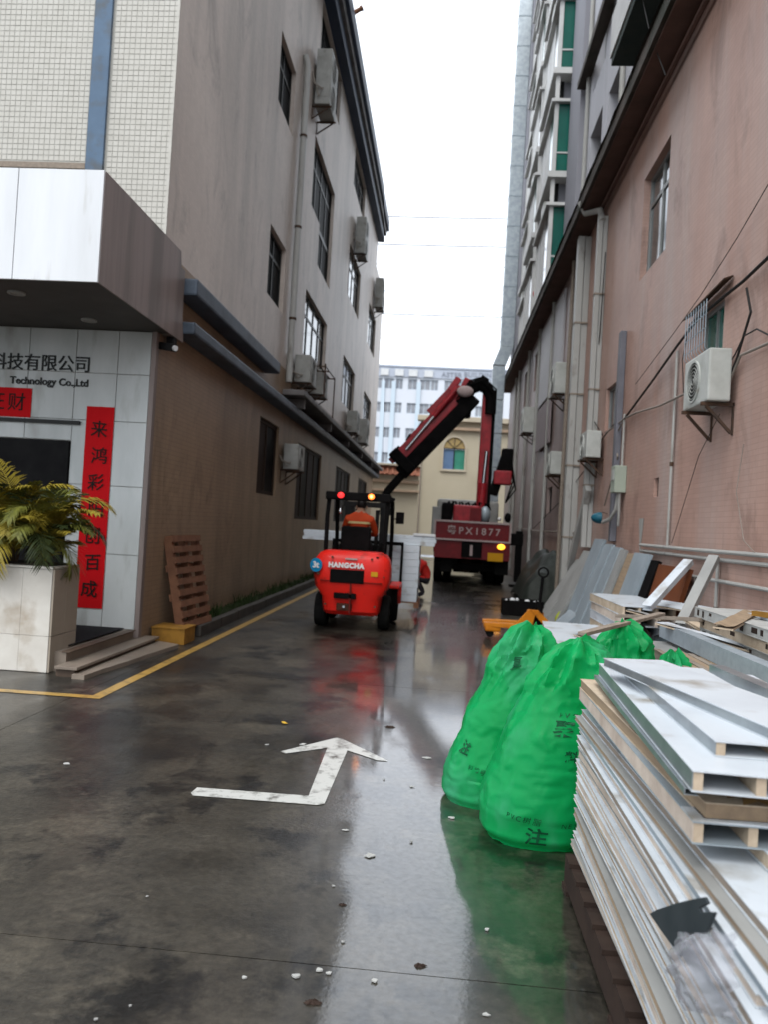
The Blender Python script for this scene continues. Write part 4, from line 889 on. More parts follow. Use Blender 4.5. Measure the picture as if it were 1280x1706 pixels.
def wheel(c, r, w, parent, rimm, ax=(1,0,0), loc='world'):
    wm = MB(); c = Vector(c); prof = [(-.5,.62),(-.5,.90),(-.40,.98),(-.2,1.0),(.2,1.0),(.40,.98),(.5,.90),(.5,.62)]; n = 28
    wm.grid(lambda i,j: c+Vector((prof[j][0]*w, prof[j][1]*r*math.cos(2*math.pi*i/n), prof[j][1]*r*math.sin(2*math.pi*i/n))), n, 8, True)
    wo_ = wm.build('wheel', black_rubber, parent, smooth=True)
    MB().disc(c, (1,0,0), r*.63, w*.75, 24).build('rim', rimm, wo_, smooth=True); MB().disc(c, (1,0,0), r*.2, w*.95, 14).build('hub', truck_black, wo_, smooth=True)
    return wo_
for sx in (-1,1):
    wheel((fx+sx*.50,12.62,.27), .27, .19, fk, rust); wheel((fx+sx*.53,13.78,.34), .34, .24, fk, rust)
# steering column, mast, carriage, forks
MB().tube([(fx-.05,13.62,.75),(fx-.05,13.40,1.42)], .03, 8).build('steering_column', truck_black, fk); MB().ring((fx-.05,13.39,1.45),(0,-.5,1),.17,.145,.028,24).build('steering_wheel', truck_black, fk, smooth=True)
MB().box(fx-.42,fx+.42,13.55,13.68,.72,1.30).build('dashboard', truck_black, fk, bevel=.04)
for sx in (-1,1):
    MB().box(fx+sx*.34-.05,fx+sx*.34+.05,13.96,14.06,.08,2.0).build('mast_channel', dark_metal, fk); MB().box(fx+sx*.26-.03,fx+sx*.26+.03,13.98,14.08,.12,2.02).build('inner_mast', dark_metal, fk)
    MB().tube([(fx+sx*.18,14.0,.2),(fx+sx*.18,14.0,1.9)], .035, 10).build('lift_cylinder', dark_metal, fk, smooth=True)
    MB().box(fx+sx*.24-.05,fx+sx*.24+.05,14.16,15.25,.17,.205).box(fx+sx*.24-.05,fx+sx*.24+.05,14.14,14.18,.17,.75).build('fork', dark_metal, fk)
MB().box(fx-.42,fx+.42,13.965,14.055,1.94,2.03).box(fx-.42,fx+.42,13.965,14.055,.5,.6).build('mast_crosshead', dark_metal, fk)
br_ = MB()
for x in (-.58,-.3,0,.3,.66): br_.box(fx+x-.022,fx+x+.022,14.09,14.13,.32,1.36)
br_.box(fx-.60,fx+.682,14.085,14.135,.30,.36).box(fx-.60,fx+.682,14.085,14.135,1.30,1.36).build('load_backrest', truck_black, fk)
# lamps and mirror
for x, m1, m2 in ((-.275,lamp_red,None),(.205,lamp_orange,lamp_hot)):
    l_ = MB().disc((fx+x,12.385,2.075),(0,1,0),.062,.03,20).build('lamp_housing', truck_black, fk)
    MB().sphere((fx+x,12.37,2.075),.052,.022,.046).build('lamp_lens', m1, l_, smooth=True)
    if m2: MB().sphere((fx+x,12.352,2.075),.02,.014,.02).build('lamp_bulb', m2, l_, smooth=True)
ml = P12(395,325,12.7); MB().sphere((ml.x,12.7,ml.z),.03,.02,.045).build('work_lamp', chrome, fk, smooth=True)
for x, y, z in ((.62,13.5,1.78),): MB().box(fx+x-.07,fx+x+.07,y,y+.02,z-.1,z+.1).tube([(fx+.49,13.5,1.75),(fx+x,13.5,1.78)],.012,6).build('mirror', truck_black, fk, bevel=.006)
# driver
dr = thing('person', (fx-.03, 12.98, 1.22), 'forklift driver in orange jacket with a pale reflective stripe, seen from behind', 'person')
dx = fx-.02
J = {'pelvis': ((dx,12.98,1.30),(.16,.12)), 'waist': ((dx,12.96,1.44),(.155,.115)), 'chest': ((dx,12.96,1.62),(.19,.125)), 'upper': ((dx,12.97,1.73),(.16,.10)), 'neck': ((dx+.01,12.99,1.83),.058),
     'skull': ((dx+.015,13.01,1.91),(.078,.088)), 'crown': ((dx+.015,13.01,1.99),(.068,.08)), 'nose': ((dx+.015,13.105,1.915),.018)}
E_ = [('pelvis','waist'),('waist','chest'),('chest','upper'),('upper','neck'),('neck','skull'),('skull','crown'),('skull','nose')]
for sx, n in ((-1,'l'),(1,'r')):
    J.update({n+'sh': ((dx+sx*.19,12.96,1.715),.072), n+'el': ((dx+sx*.27,13.08,1.49),.052), n+'wr': ((dx+sx*.13,13.30,1.47),.036),
              n+'hip': ((dx+sx*.10,13.02,1.30),.10), n+'kn': ((dx+sx*.13,13.40,1.30),.075), n+'an': ((dx+sx*.13,13.47,.92),.05), n+'toe': ((dx+sx*.13,13.58,.87),.04)})
    E_ += [('upper',n+'sh'),(n+'sh',n+'el'),(n+'el',n+'wr'),('pelvis',n+'hip'),(n+'hip',n+'kn'),(n+'kn',n+'an'),(n+'an',n+'toe')]
    hand(J, E_, n+'wr', n, (0.0,.5,-.1), (-sx,0,.3))
def drpick(c):
    if c.z > 1.835 and abs(c.x-dx) < .14: return 1
    if c.y > 13.31 and 1.38 < c.z < 1.6: return 1
    return 2 if c.z < 1.38 and c.y > 12.9 else 0
skin_body('body', J, E_, [jacket, skin, trousers], drpick, dr, 'pelvis')
MB().sphere((dx+.015,12.995,1.965),.085,.098,.085).build('hair', hair, dr, smooth=True)
for sx in (-1,1): MB().sphere((dx+.015+sx*.083,13.01,1.915),.012,.022,.03).build('ear', skin, dr, smooth=True)
MB().grid(lambda i,j: (dx+.205*math.cos(math.pi*(1+i/14)), 12.965+.150*math.sin(math.pi*(1+i/14)), 1.645+.035*j), 15, 2).build('reflective_stripe', reflective, dr, smooth=True)

# load on the forks
lp = thing('wooden_pallet', (fx+.2, 14.75, 0), 'wooden pallet under the white panels on the forklift forks', 'pallet')
for k in range(6): MB().box(fx-.42, fx+1.0, 14.2+k*.19, 14.2+k*.19+.12, .29, .31).build('slat', wood_red, lp)
for x in (fx-.42, fx+.02, fx+.42, fx+.91): MB().box(x, x+.09, 14.2, 15.27, .206, .289).build('stringer', wood_red, lp)
for k in range(8):
    z = .312+k*.125; d = rng.uniform(-.012, .012)
    props(MB().box(fx-.40+d, fx+.965+d, 14.21, 15.25, z, z+.122).build('foam_board', white_panel, bevel=.004),
          'white insulation panel in the stack carried by the forklift, %s from the bottom' % ('lowest','second','third','fourth','fifth','sixth','seventh','eighth')[k], 'panel', 'panels stacked on the forklift')
for k in range(3):
    z = 1.313+k*.058; d = (-.01, .012, 0)[k]
    props(MB().box(fx-1.17+d, fx+1.235+d, 14.32, 14.95, z, z+.056).build('long_board', white_panel, bevel=.004),
          ['bottom of the three long white panels lying across the forklift load','middle of the three long white panels lying across the forklift load','top of the three long white panels lying across the forklift load'][k], 'panel', 'long panels across the forklift load')
props(MB().box(fx+.83, fx+1.23, 14.3, 14.7, 1.488, 1.53).build('foam_block', white_paint, bevel=.004), 'short white block on the right end of the long panels', 'block')

# ------------------------------------------------------------------ crane truck
tk = thing('crane_truck', (1, 27, 0), 'dark red crane truck parked in the alley with its folded boom raised', 'truck')
TY = 24.0; PT = lambda u, v, y=TY: ony(690+u*.1641, 780+v*.1641, y)
a, b = PT(205,725), PT(995,535); tx0, tx1, bz0, bz1 = a.x, b.x, 1.32, 1.90
bd = MB().box(tx0,tx1,TY,TY+.05,bz0,bz1).build('tail_board', truck_red, tk)
for (x0,x1,z0,z1) in ((tx0-.01,tx1+.01,bz1-.045,bz1+.01),(tx0-.01,tx1+.01,bz0-.01,bz0+.04),(tx0-.01,tx0+.04,bz0+.04,bz1-.045),(tx1-.04,tx1+.01,bz0+.04,bz1-.045)): MB().box(x0,x1,TY-.03,TY-.001,z0,z1).build('board_frame', letter_dim, bd)
text_part('lettering', '粤PX1877', .29, ((tx0+tx1)/2+.03, TY-.012, 1.605), (1,0,0), (0,0,1), letter_dim, bd, .006, 'CENTER', .003, 1.42)
lw = MB().box(tx0+.02,tx1,TY+.03,TY+.25,.78,1.30).build('rear_crossmember', truck_red, tk)
a, b = PT(480,920), PT(700,735); MB().box(a.x,b.x,TY+.0,TY+.029,.82,1.29).build('rear_hatch', truck_black, lw)
c_ = PT(585,835); MB().box(c_.x-.04,c_.x+.04,TY-.02,TY-.001,c_.z-.16,c_.z+.16).build('reflector', letter_dim, lw)
a, b = PT(750,942), PT(910,868); MB().box(a.x,b.x,TY,TY+.028,a.z,b.z).build('number_plate', yellow_plate, lw)
c_ = PT(890,800); MB().box(c_.x-.2,c_.x+.2,TY-.0,TY+.028,c_.z-.1,c_.z+.1).build('lamp_cluster', truck_red, lw); MB().sphere((c_.x,TY-.01,c_.z),.115,.05,.085).build('indicator_lamp', lamp_indicator, lw, smooth=True)
MB().box(tx0+.1,tx1-.1,TY+.5,TY+.75,.42,.6).build('light_block_bar', truck_black, tk)  # added bar, darkens the space below the tail
for xx in (tx0+.05, tx1-.65): MB().box(xx,xx+.6,TY+3.6,TY+5.6,.14,.925).build('light_block_tank', truck_black, tk, bevel=.05)  # unseen tanks added to block light below the bed
MB().box(tx0+.7,tx1-.7,TY+3.9,TY+7.5,.16,.9).build('light_block_gearbox', truck_black, tk)  # unseen block added to hide bright ground beyond the truck
for sx in (.25, 2.0): MB().box(tx0-.02+sx,tx0+.35+sx*0+sx,TY+.251,TY+.30,.35,.80).build('mud_flap', black_rubber, tk) if sx < 1.9 else MB().box(tx1-.4,tx1,TY+.251,TY+.30,.35,.80).build('mud_flap', black_rubber, tk)
for x in (tx0+.55, tx1-.75): MB().box(x,x+.2,TY+.31,TY+8,.62,.92).build('chassis_rail', truck_black, tk)
MB().box(tx0,tx1,TY+.31,TY+5.6,.93,1.28).build('flatbed', truck_black, tk)
for sx in (tx0+.001, tx1-.051): MB().box(sx,sx+.05,TY+.31,TY+5.6,1.281,1.75).build('side_board', truck_red, tk)
MB().box(tx0-.0,tx1,TY+5.7,TY+7.9,.75,2.75).build('cab', grey_board, tk, bevel=.12)
MB().tube([((tx0+tx1)/2-.9,TY+1.6,.52),((tx0+tx1)/2+.9,TY+1.6,.52)], .09, 10).sphere(((tx0+tx1)/2-.1,TY+1.55,.52),.24).build('rear_axle', rust, tk, smooth=True)
MB().sphere(((tx0+tx1)/2-.13,TY+1.32,.50),.16,.05,.08).build('axle_cover', peach_trim, tk, smooth=True)
MB().disc(((tx0+tx1)/2,TY+3.2,.62),(0,0,1),.5,.24,24).build('light_block_wheel', black_rubber, tk)  # added wheel, keeps light out under the bed
MB().box(tx0+.1,tx1-.1,TY+7.85,TY+8.1,.2,.9).build('light_block_bumper', truck_black, tk)  # added at the unseen front end, shuts out light below
for yy in (TY+1.6, TY+2.9, TY+6.6):  # middle axle wheels added to block light under the truck
    for xx in ((tx0+.16, tx0+.46, tx1-.46, tx1-.16) if yy < TY+4 else (tx0+.2, tx1-.2)): wheel((xx,yy,.5), .5, .26, tk, rust)
# crane base, tanks and machinery on the bed
cb = MB().box(tx0+.55,tx0+1.35,TY+.5,TY+1.3,1.29,2.40).build('valve_cabinet', crane_red, tk, bevel=.05)
MB().box(tx0+1.05,tx0+1.40,TY+.45,TY+.499,1.5,2.32).build('cabinet_door', truck_red, cb)
for k in range(7):
    x = tx0+.3+k*.2; MB().tube([(x,TY+.7,2.0),(x+.03,TY+.7,2.42+.09*((k*3)%4)/3),(x+.1,TY+.75,2.48),(x+.18,TY+.9,2.3)], .035, 7).build('hose', truck_black, tk, smooth=True)
MB().box(tx0+.18,tx0+.52,TY+.55,TY+1.1,1.29,2.45).build('hose_reel', truck_black, tk, bevel=.08)
MB().box(tx0-.12,tx0+.14,TY+2.0,TY+2.6,1.29,2.35).build('oil_tank', grey_board, tk, bevel=.03)
MB().sphere((tx0+1.52,TY+.7,2.15),.17,.17,.26).build('winch_drum', galv_dull, tk, smooth=True)
CXc, CYc = ony(803,860,25.2).x, 25.2
MB().box(CXc-.45,CXc+.35,CYc-.5,CYc+.5,1.29,1.75).build('crane_base', truck_black, tk, bevel=.04)
top = ony(818,650,25.2)
col0 = Vector((CXc+.02,CYc,1.75)); col1 = Vector((top.x-.02,CYc,top.z-.05))
MB().beam(col0, col1, .42, .40, (0,1,0)).build('crane_column', crane_red, tk, bevel=.05)
MB().beam(col0+Vector((.16,-.24,.1)), col1+Vector((.15,-.24,-.5)), .10, .08, (0,1,0)).build('hose_guide', truck_black, tk)
PB = lambda u, v, y=25.0: ony(u, v, y)
r0, r1 = PB(800,862,24.85), PB(806,805,24.85); r2 = PB(812,752,24.85)
ram = MB().tube([r0, r1], .13, 14).build('lift_ram', crane_red, tk, smooth=True); MB().tube([r1, r2], .055, 12).build('ram_rod', chrome, ram, smooth=True)
# knuckle and boom: three nested telescoping boxes with rams alongside
k0, k1 = PB(815,650), PB(775,648)
MB().tube([PB(818,690),PB(819,662),PB(813,648),PB(800,642),PB(786,648),PB(776,660),PB(766,674)], [.17,.18,.19,.19,.19,.20,.18], 12).build('knuckle', truck_black, tk, smooth=True)
for k in range(3): MB().tube([PB(822+k*2,690,24.8),PB(824+k*2,655-k*3,24.75),PB(806,634-k*3,24.75),PB(784,640-k*3,24.75),PB(762,664,24.75)], .028, 6).build('hose', truck_black, tk, smooth=True)
MB().beam(PB(812,640), PB(800,632), .3, .3).build('knuckle_pin', truck_black, tk, bevel=.03)
e0, e1 = PB(792,662), PB(668,790)
MB().beam(e0, e1, .44, .36, (0,1,0)).build('boom', truck_black, tk, bevel=.04)
dv_ = (e1-e0).normalized(); up_ = Vector((-dv_.z,0,dv_.x)); up_ = up_ if up_.z > 0 else -up_
for off_, s0, s1, w, mt in ((.32,-.02,.92,.22,crane_red),(.53,.02,.68,.18,crane_red),(.70,.08,.40,.14,crane_red),(.50,.68,.98,.18,crane_red)):
    p, q = e0.lerp(e1,s0)+up_*off_, e0.lerp(e1,s1)+up_*off_
    MB().beam(p, q, .2, w, (0,1,0)).build('boom_section', mt, tk, bevel=.02)
rr = MB().tube([e0.lerp(e1,.28)+up_*.52+Vector((0,-.16,0)), e0.lerp(e1,.80)+up_*.40+Vector((0,-.16,0))], .05, 10).build('ram_rod', chrome, tk, smooth=True)
MB().tube([e0.lerp(e1,.05)+up_*.58+Vector((0,-.16,0)), e0.lerp(e1,.40)+up_*.50+Vector((0,-.16,0))], .09, 10).build('boom_ram', crane_red, tk, smooth=True)
for k in range(5): MB().beam(e0.lerp(e1,.2+k*.16)+up_*.2, e0.lerp(e1,.22+k*.16)+up_*.66, .26, .05, (0,1,0)).build('boom_clamp', truck_black, tk)
hd = e0.lerp(e1,.0)+up_*.35
MB().beam(PB(765,668), PB(782,632), .26, .32, (0,1,0)).build('boom_head', crane_red, tk, bevel=.04)
MB().beam(PB(750,652), PB(766,630), .2, .18, (0,1,0)).build('boom_head', crane_red, tk, bevel=.03)
MB().sphere(PB(776,652,24.75), .26, .1, .18).build('head_plate', letter_dim, tk, smooth=True)
MB().box(PB(748,690).x, PB(786,690).x, 24.9, 25.4, PB(770,695).z, PB(770,668).z).build('winch_body', truck_black, tk, bevel=.1)
for k in range(4): MB().tube([PB(790+k*5,650), PB(792+k*6,634-(k%2)*4), PB(802+k*4,632)], .035, 6).build('hose', truck_black, tk, smooth=True)
MB().beam(PB(655,752), PB(688,786), .36, .52, (0,1,0)).build('boom_tip', truck_black, tk, bevel=.06)
MB().beam(PB(682,778), PB(640,826), .24, .30, (0,1,0)).build('jib', truck_black, tk, bevel=.05)
MB().tube([PB(650,815), PB(640,838)], .09, 8).build('hook_block', truck_black, tk, smooth=True)
# control stand, outrigger
MB().beam(PB(822,825), PB(846,752), .28, .34, (0,1,0)).build('control_arm', truck_black, tk, bevel=.06)
MB().box(PB(823,800).x, PB(852,800).x, 24.7, 25.2, PB(838,808).z, PB(838,785).z).build('control_box', crane_red, tk, bevel=.04)
MB().box(PB(836,770).x, PB(855,770).x, 24.8, 25.2, PB(845,790).z, PB(845,748).z).build('control_lever_housing', truck_black, tk, bevel=.05)
for k in range(3): MB().tube([PB(848+k*3,770,24.8), PB(856+k*2,800+k*8,24.8), PB(843,838,24.8)], .025, 6).build('hose', truck_black, tk, smooth=True)
MB().box(tx1+.01,tx1+.42,TY+.4,TY+.75,1.25,1.62).build('outrigger_beam', truck_black, tk, bevel=.03)
MB().box(tx1+.2,tx1+.40,TY+.42,TY+.62,.15,1.7).build('outrigger_leg', truck_black, tk, bevel=.03); MB().box(tx1+.08,tx1+.5,TY+.3,TY+.75,.0,.06).build('outrigger_pad', truck_black, tk)
MB().sphere((tx1-.1,TY+.2,2.08),.10,.07,.15).build('mirror', truck_black, tk, smooth=True)
MB().sphere((tx1-.35,TY+.1,2.02),.05,.05,.06).build('work_lamp', letter_white, tk, smooth=True)

# crouching worker beside the load
wk = thing('person', (-.30, 18.9, 0), 'worker in red shirt crouching beside the white panels on the forklift', 'person')
wx, wy = ony(709,950,18.9).x, 18.9
J = {'pelvis': ((wx+.07,wy,.42),(.16,.14)), 'waist': ((wx+.03,wy,.56),(.15,.13)), 'chest': ((wx-.05,wy-.02,.72),(.18,.14)), 'upper': ((wx-.10,wy-.03,.80),(.15,.11)), 'neck': ((wx-.17,wy-.04,.86),.055), 'skull': ((wx-.24,wy-.05,.89),(.08,.085)), 'crown': ((wx-.29,wy-.05,.95),(.065,.07)), 'nose': ((wx-.33,wy-.05,.86),.018)}
E_ = [('pelvis','waist'),('waist','chest'),('chest','upper'),('upper','neck'),('neck','skull'),('skull','crown'),('skull','nose')]
for sy, n in ((-1,'l'),(1,'r')):
    J.update({n+'sh': ((wx-.09,wy+sy*.18,.77),.07), n+'el': ((wx-.16,wy+sy*.24,.52),.05), n+'wr': ((wx-.28,wy+sy*.16,.34),.036),
              n+'hip': ((wx+.06,wy+sy*.11,.40),.10), n+'kn': ((wx-.24,wy+sy*.17,.48),.075), n+'an': ((wx+.0,wy+sy*.15,.10),.05), n+'toe': ((wx-.14,wy+sy*.15,.045),.042)})
    E_ += [('upper',n+'sh'),(n+'sh',n+'el'),(n+'el',n+'wr'),('pelvis',n+'hip'),(n+'hip',n+'kn'),(n+'kn',n+'an'),(n+'an',n+'toe')]
    hand(J, E_, n+'wr', n, (-.5,0,-.4), (0,sy,0))
def wkpick(c):
    if c.x < wx-.185 and c.z > .78: return 1
    if c.x < wx-.26 and c.z < .40: return 1
    return 2 if (c.z < .47 and not (c.x < wx-.1 and abs(c.y-wy) > .20 and c.z > .36)) else 0
skin_body('body', J, E_, [worker_red, skin, trousers], wkpick, wk, 'pelvis')
MB().sphere((wx-.255,wy-.05,.945),.092,.092,.08).build('hair', hair, wk, smooth=True)

# ------------------------------------------------------------------ pallet jack and dark heap by the wall
pj = thing('pallet_jack', (1.1, 12.5, 0), 'orange hand pallet jack standing behind the green sacks', 'pallet jack')
for dy in (-.27, .13):
    MB().hexa([(.72,12.5+dy,.20),(1.40,12.42+dy,.20),(1.40,12.58+dy,.20),(.72,12.66+dy,.20)], [(.72,12.5+dy,.26),(1.40,12.42+dy,.28),(1.40,12.58+dy,.28),(.72,12.66+dy,.26)]).build('fork', jack_orange, pj, bevel=.01)
    MB().box(.74,.98,12.49+dy,12.67+dy,.13,.265).build('fork_tip', jack_orange, pj, bevel=.03)
    MB().disc((.82,12.58+dy,.10),(0,1,0),.06,.10,14).build('load_wheel', black_rubber, pj, smooth=True)
MB().prism([(1.06,12.2,.12),(1.38,12.2,.50),(1.50,12.2,.50),(1.44,12.2,.26),(1.22,12.2,.12)], (0,.05,0)).prism([(1.40,12.19,.50),(1.52,12.19,.50),(1.84,12.19,.20),(1.74,12.19,.14)], (0,.06,0)).build('yoke', jack_orange, pj, bevel=.008)
MB().box(1.40,1.62,12.3,12.7,.18,.46).build('battery_plate', jack_orange, pj, bevel=.02)
MB().tube([(1.54,12.3,.12),(1.54,12.3,.62)], .06, 12).build('pump', truck_black, pj, smooth=True)
MB().tube([(1.54,12.3,.5),(1.56,12.28,.80),(1.57,12.27,1.0)], .024, 8).build('handle', truck_black, pj, smooth=True); MB().ring((1.575,12.27,1.07),(0,1,0),.085,.06,.03,16).build('grip', truck_black, pj, smooth=True)
for dy in (-.06,.06): MB().disc((1.55,12.3+dy,.1),(0,1,0),.10,.05,18).build('steer_wheel', black_rubber, pj, smooth=True)
tp = thing('covered_heap', (2.4, 20, 0), 'dark tarpaulin covered heap against the far pink wall beside the truck', 'tarpaulin')
def tp_pt(i, j):
    u, v = i/22, j/14; x = 1.95+.82*u; y = 18.6+3.2*v; e = (4*v*(1-v))**.35*(1-(1-u)**3*.9)
    return (x, y, max(.0, (1.15+.35*noise.noise((x*2,y*1.5,4)))*e + .06*noise.noise((x*7,y*7,1)))+.01)
MB().grid(tp_pt, 23, 15).build('tarpaulin', mat('tarpaulin',(.018,.022,.018),(.035,.04,.033),rough=.5,scale=6,bump=.4,bscale=9), tp, smooth=True)
bxs = thing('plastic_crate', (1.75, 16.2, 0), 'low black plastic crate with white rags on the ground behind the jack', 'crate')
for (x0,x1,y0,y1) in ((1.3,2.1,16.0,16.03),(1.3,2.1,16.5,16.53),(1.3,1.33,16.031,16.499),(2.07,2.1,16.031,16.499)): MB().box(x0,x1,y0,y1,.02,.30).build('side', truck_black, bxs)
MB().box(1.3,2.1,16.0,16.53,0,.019).build('base', truck_black, bxs)
for k in range(7): MB().sphere((1.38+k*.112+rng.uniform(-.03,.03),16.25+.12*((k*5)%3-1),.27+rng.uniform(-.02,.03)),rng.uniform(.03,.075),.06,rng.uniform(.03,.05),10,7).build('rag', white_paint, bxs, smooth=True)
yg = MB().grid(lambda i,j: (2.18+.09*math.sin(math.pi*(j+.6)/8.2)*math.cos(2*math.pi*i/16)*(1+.3*noise.noise((i,j,0))), 14.4+.09*math.sin(math.pi*(j+.6)/8.2)*math.sin(2*math.pi*i/16), .30*j/7), 16, 8, True).build('plastic_bag', mat('bag_lime',(.42,.46,.05),(.3,.34,.05),rough=.4), smooth=True); props(yg, 'small yellow green plastic bag at the foot of the white duct', 'bag')

# ------------------------------------------------------------------ green sacks
def sack(base, top, rx, ry, H, seed, label, texts, prof, rot=0):
    r = random.Random(seed); t = thing('green_sack', (base[0], base[1], 0), label, 'sack', 'green plastic sacks')
    n, k = 96, 90; ph = r.uniform(0, 6); so_ = seed*3.1
    def rad(s):
        for (a, va), (b, vb) in zip(prof, prof[1:]):
            if a <= s <= b: f = (s-a)/(b-a); f = f*f*(3-2*f); return va+(vb-va)*f
        return prof[-1][1]
    def S(th, s):
        c = Vector((base[0],base[1],0)).lerp(Vector((top[0],top[1],0)), s**1.15); q = rad(s); cth, sth = math.cos(th), math.sin(th); e = .86
        x = rx*q*math.copysign(abs(cth)**e, cth); y = ry*q*math.copysign(abs(sth)**e, sth)
        x, y = x*math.cos(rot)-y*math.sin(rot), x*math.sin(rot)+y*math.cos(rot)
        p = Vector((c.x+x, c.y+y, H*s)); nn = Vector((x, y, .02)).normalized()
        w = .015*noise.noise(p*2.4+Vector((so_,0,0))) + .006*noise.noise(Vector((p.x*9,p.y*9,p.z*3.5+so_)))
        ridge = 1-abs(noise.noise(Vector((th*2.2+so_, s*5, ph))))*2.2; w += (.007+.03*max(0,s-.7))*max(0, ridge)**4
        cre = 1-abs(noise.noise(Vector((th*1.3+s*4+so_, s*9-th, ph+4))))*2.6; w -= .006*max(0, cre)**4
        w += .030*max(0,s-.55)*(math.sin(9*th+so_+5*noise.noise((th,s*2,so_))))+.004*max(0,1-abs(noise.noise((th*3+so_,s*14,ph)))*5)
        edge = min(1, s*9)*min(1, (1-s)*6+.25)*(1+1.6*max(0, s-.62)/.38)
        return p + nn*w*edge + Vector((0,0,.16*max(0,s-.55)*noise.noise((math.cos(th)*1.6+so_,math.sin(th)*1.6,s*2.2))+.09*max(0,s-.7)*noise.noise((math.cos(th)*4,math.sin(th)*4+so_,s*6)) + (.012*abs(noise.noise((th*2.5,seed,0))) if s < .02 else 0)))
    mb = MB().grid(lambda i,j: S(2*math.pi*i/n, j/(k-1)), n, k, True)
    mb.add([S(2*math.pi*i/n, 1) for i in range(n)]+[S(0,1).lerp(S(math.pi,1),.5)+Vector((0,0,.02))], [(i,(i+1)%n,n) for i in range(n)])
    b_ = mb.build('sack_body', bag_green, t, smooth=True)
    for (tx, th0, s0, sz, tl) in texts:
        vs, fs = text_mesh(tx, sz, .0, 'CENTER', .002 if sz > .05 else 0, 1.4)
        out = []
        for v in vs:
            vx, vy = v.x*math.cos(tl)-v.y*math.sin(tl), v.x*math.sin(tl)+v.y*math.cos(tl)
            th = th0 + vx/(rx*rad(s0)); s = min(.98, max(.01, s0+vy/H)); p = S(th, s); d = Vector((math.cos(th), math.sin(th), .15)).normalized(); out.append(p+d*.007)
        MB().add(out, fs).build('printed_lettering', bag_ink, t)
    return t
pr1 = [(0,.88),(.05,.98),(.15,1.0),(.45,.86),(.75,.62),(.90,.49),(.965,.37),(1,.16)]
pr2 = [(0,.82),(.06,.97),(.18,1.03),(.5,.92),(.78,.70),(.91,.52),(.965,.38),(1,.15)]
q = -math.pi/2
sack((.41,5.02),(.60,4.98),.33,.28,1.07,2,'green plastic sack at the left, narrow topped and leaning right',
     [('厚',q-.35,.80,.085,.1),('聚',q+.55,.79,.085,.1),('注',q-.85,.32,.085,-.15),('塑',q-.05,.27,.085,-.15),('料编号',q-.45,.22,.035,-.15),('包装',q+.0,.19,.03,-.15)], pr1)
sack((.61,4.47),(.80,4.5),.325,.28,1.06,5,'wide green plastic sack in front, against the end of the panel stack',
     [('聚塩',q+.12,.60,.085,0),('PVC-S01-02',q+.25,.665,.032,0),('料',q+.12,.47,.06,0),('注',q-.12,.075,.095,0),('剂',q+.62,.055,.105,0),('PVC树脂',q-.35,.16,.04,-.1),('NET25KG',q+.45,.145,.035,0)], pr2)
sack((1.20,5.35),(1.22,5.35),.26,.24,1.08,8,'green sack behind the panel stack under the timber strip', [], pr2)
sack((1.46,4.95),(1.44,4.95),.17,.17,.97,11,'small green sack half hidden behind the wood strips', [], pr2)
# ------------------------------------------------------------------ sandwich panels
def panel(loc, L, Wd, t, rotz, core, skin_m, label, group, hollow=False, pitch=0, cat='panel', name='sandwich_panel', side_holes=False, edge=None, lip=False):
    """local origin at the far left bottom corner; length towards -y, width towards +x"""
    o = thing(name, loc, label, cat, group, rot=(pitch, 0, rotz)); sk = min(.0035, t*.1); ov = .004
    if not hollow: MB().box(0, Wd, -L, 0, sk+.0003, t-sk-.0003).build('core', core, o, False)
    else:
        rb = .024
        MB().box(0, rb, -L, 0, sk+.0003, t-sk-.0003).build('rail', core, o, False)
        MB().box(Wd-rb, Wd, -L, 0, sk+.0003, t-sk-.0003).build('rail', core, o, False)
        n = max(1, round(Wd/.16))
        for k in range(1, n): MB().box(Wd*k/n-rb/2, Wd*k/n+rb/2, -L+.002*(k%2), -.004, sk+.0003, t-sk-.0003).build('rib', core, o, False)
        MB().box(rb, Wd-rb, -L*.5, -L*.5+.03, sk+.0003, t-sk-.0003).build('cross_rib', core, o, False)
    if edge: MB().box(-.003, -.0002, -L+.002, -.002, sk+.0005, t-sk-.0005).build('edge_strip', edge, o, False)
    if lip: MB().box(-ov-.001, Wd+ov, -L-ov-.001, -L+.10, t+.0004, t+.004).build('end_lip', white_panel, o, False)
    if side_holes:
        for k in range(int(L/.16)):
            if rng.random() < .55: continue
            g0 = .03+k*.16+rng.uniform(0,.05); MB().box(-.0015, .012, -g0-rng.uniform(.03,.11), -g0, sk+.008+rng.uniform(0,.03), t-sk-.012).build('gap_shade_block', wood_dark, o, False)  # dark blocks on the edge imitate the shade inside cavities
    MB().box(-ov, Wd+ov, -L-ov, ov, 0, sk).build('bottom_skin', skin_m, o, False); MB().box(-ov, Wd+ov, -L-ov, ov, t-sk, t).build('top_skin', skin_m, o, False)
    return o
def pallet(loc, L, W, label, mt, rotz=0, h=.13):
    o = thing('wooden_pallet', loc, label, 'pallet', None, rotz)
    for x in (0, W/2-.04, W-.08): MB().box(x, x+.08, -L, 0, .02, h-.02).build('stringer', mt, o, False)
    n = int(L/.17)
    for k in range(n): MB().box(-.01, W+.01, -L+k*L/n+.01, -L+k*L/n+.11, h-.0195, h).build('slat', mt, o, False)
    for k in range(3): MB().box(-.01, W+.01, -L+k*(L-.12)/2, -L+k*(L-.12)/2+.12, 0, .0195).build('slat', mt, o, False)
    return o
pallet((.67,3.86,0), 2.2, .85, 'dark wet pallet under the tall stack of panels in the foreground', wood_dark, 0, .17)
rk = random.Random(4); tl_ = []
small_ = 'first second third fourth fifth sixth seventh eighth ninth tenth eleventh twelfth thirteenth fourteenth fifteenth sixteenth seventeenth eighteenth nineteenth twentieth'.split()
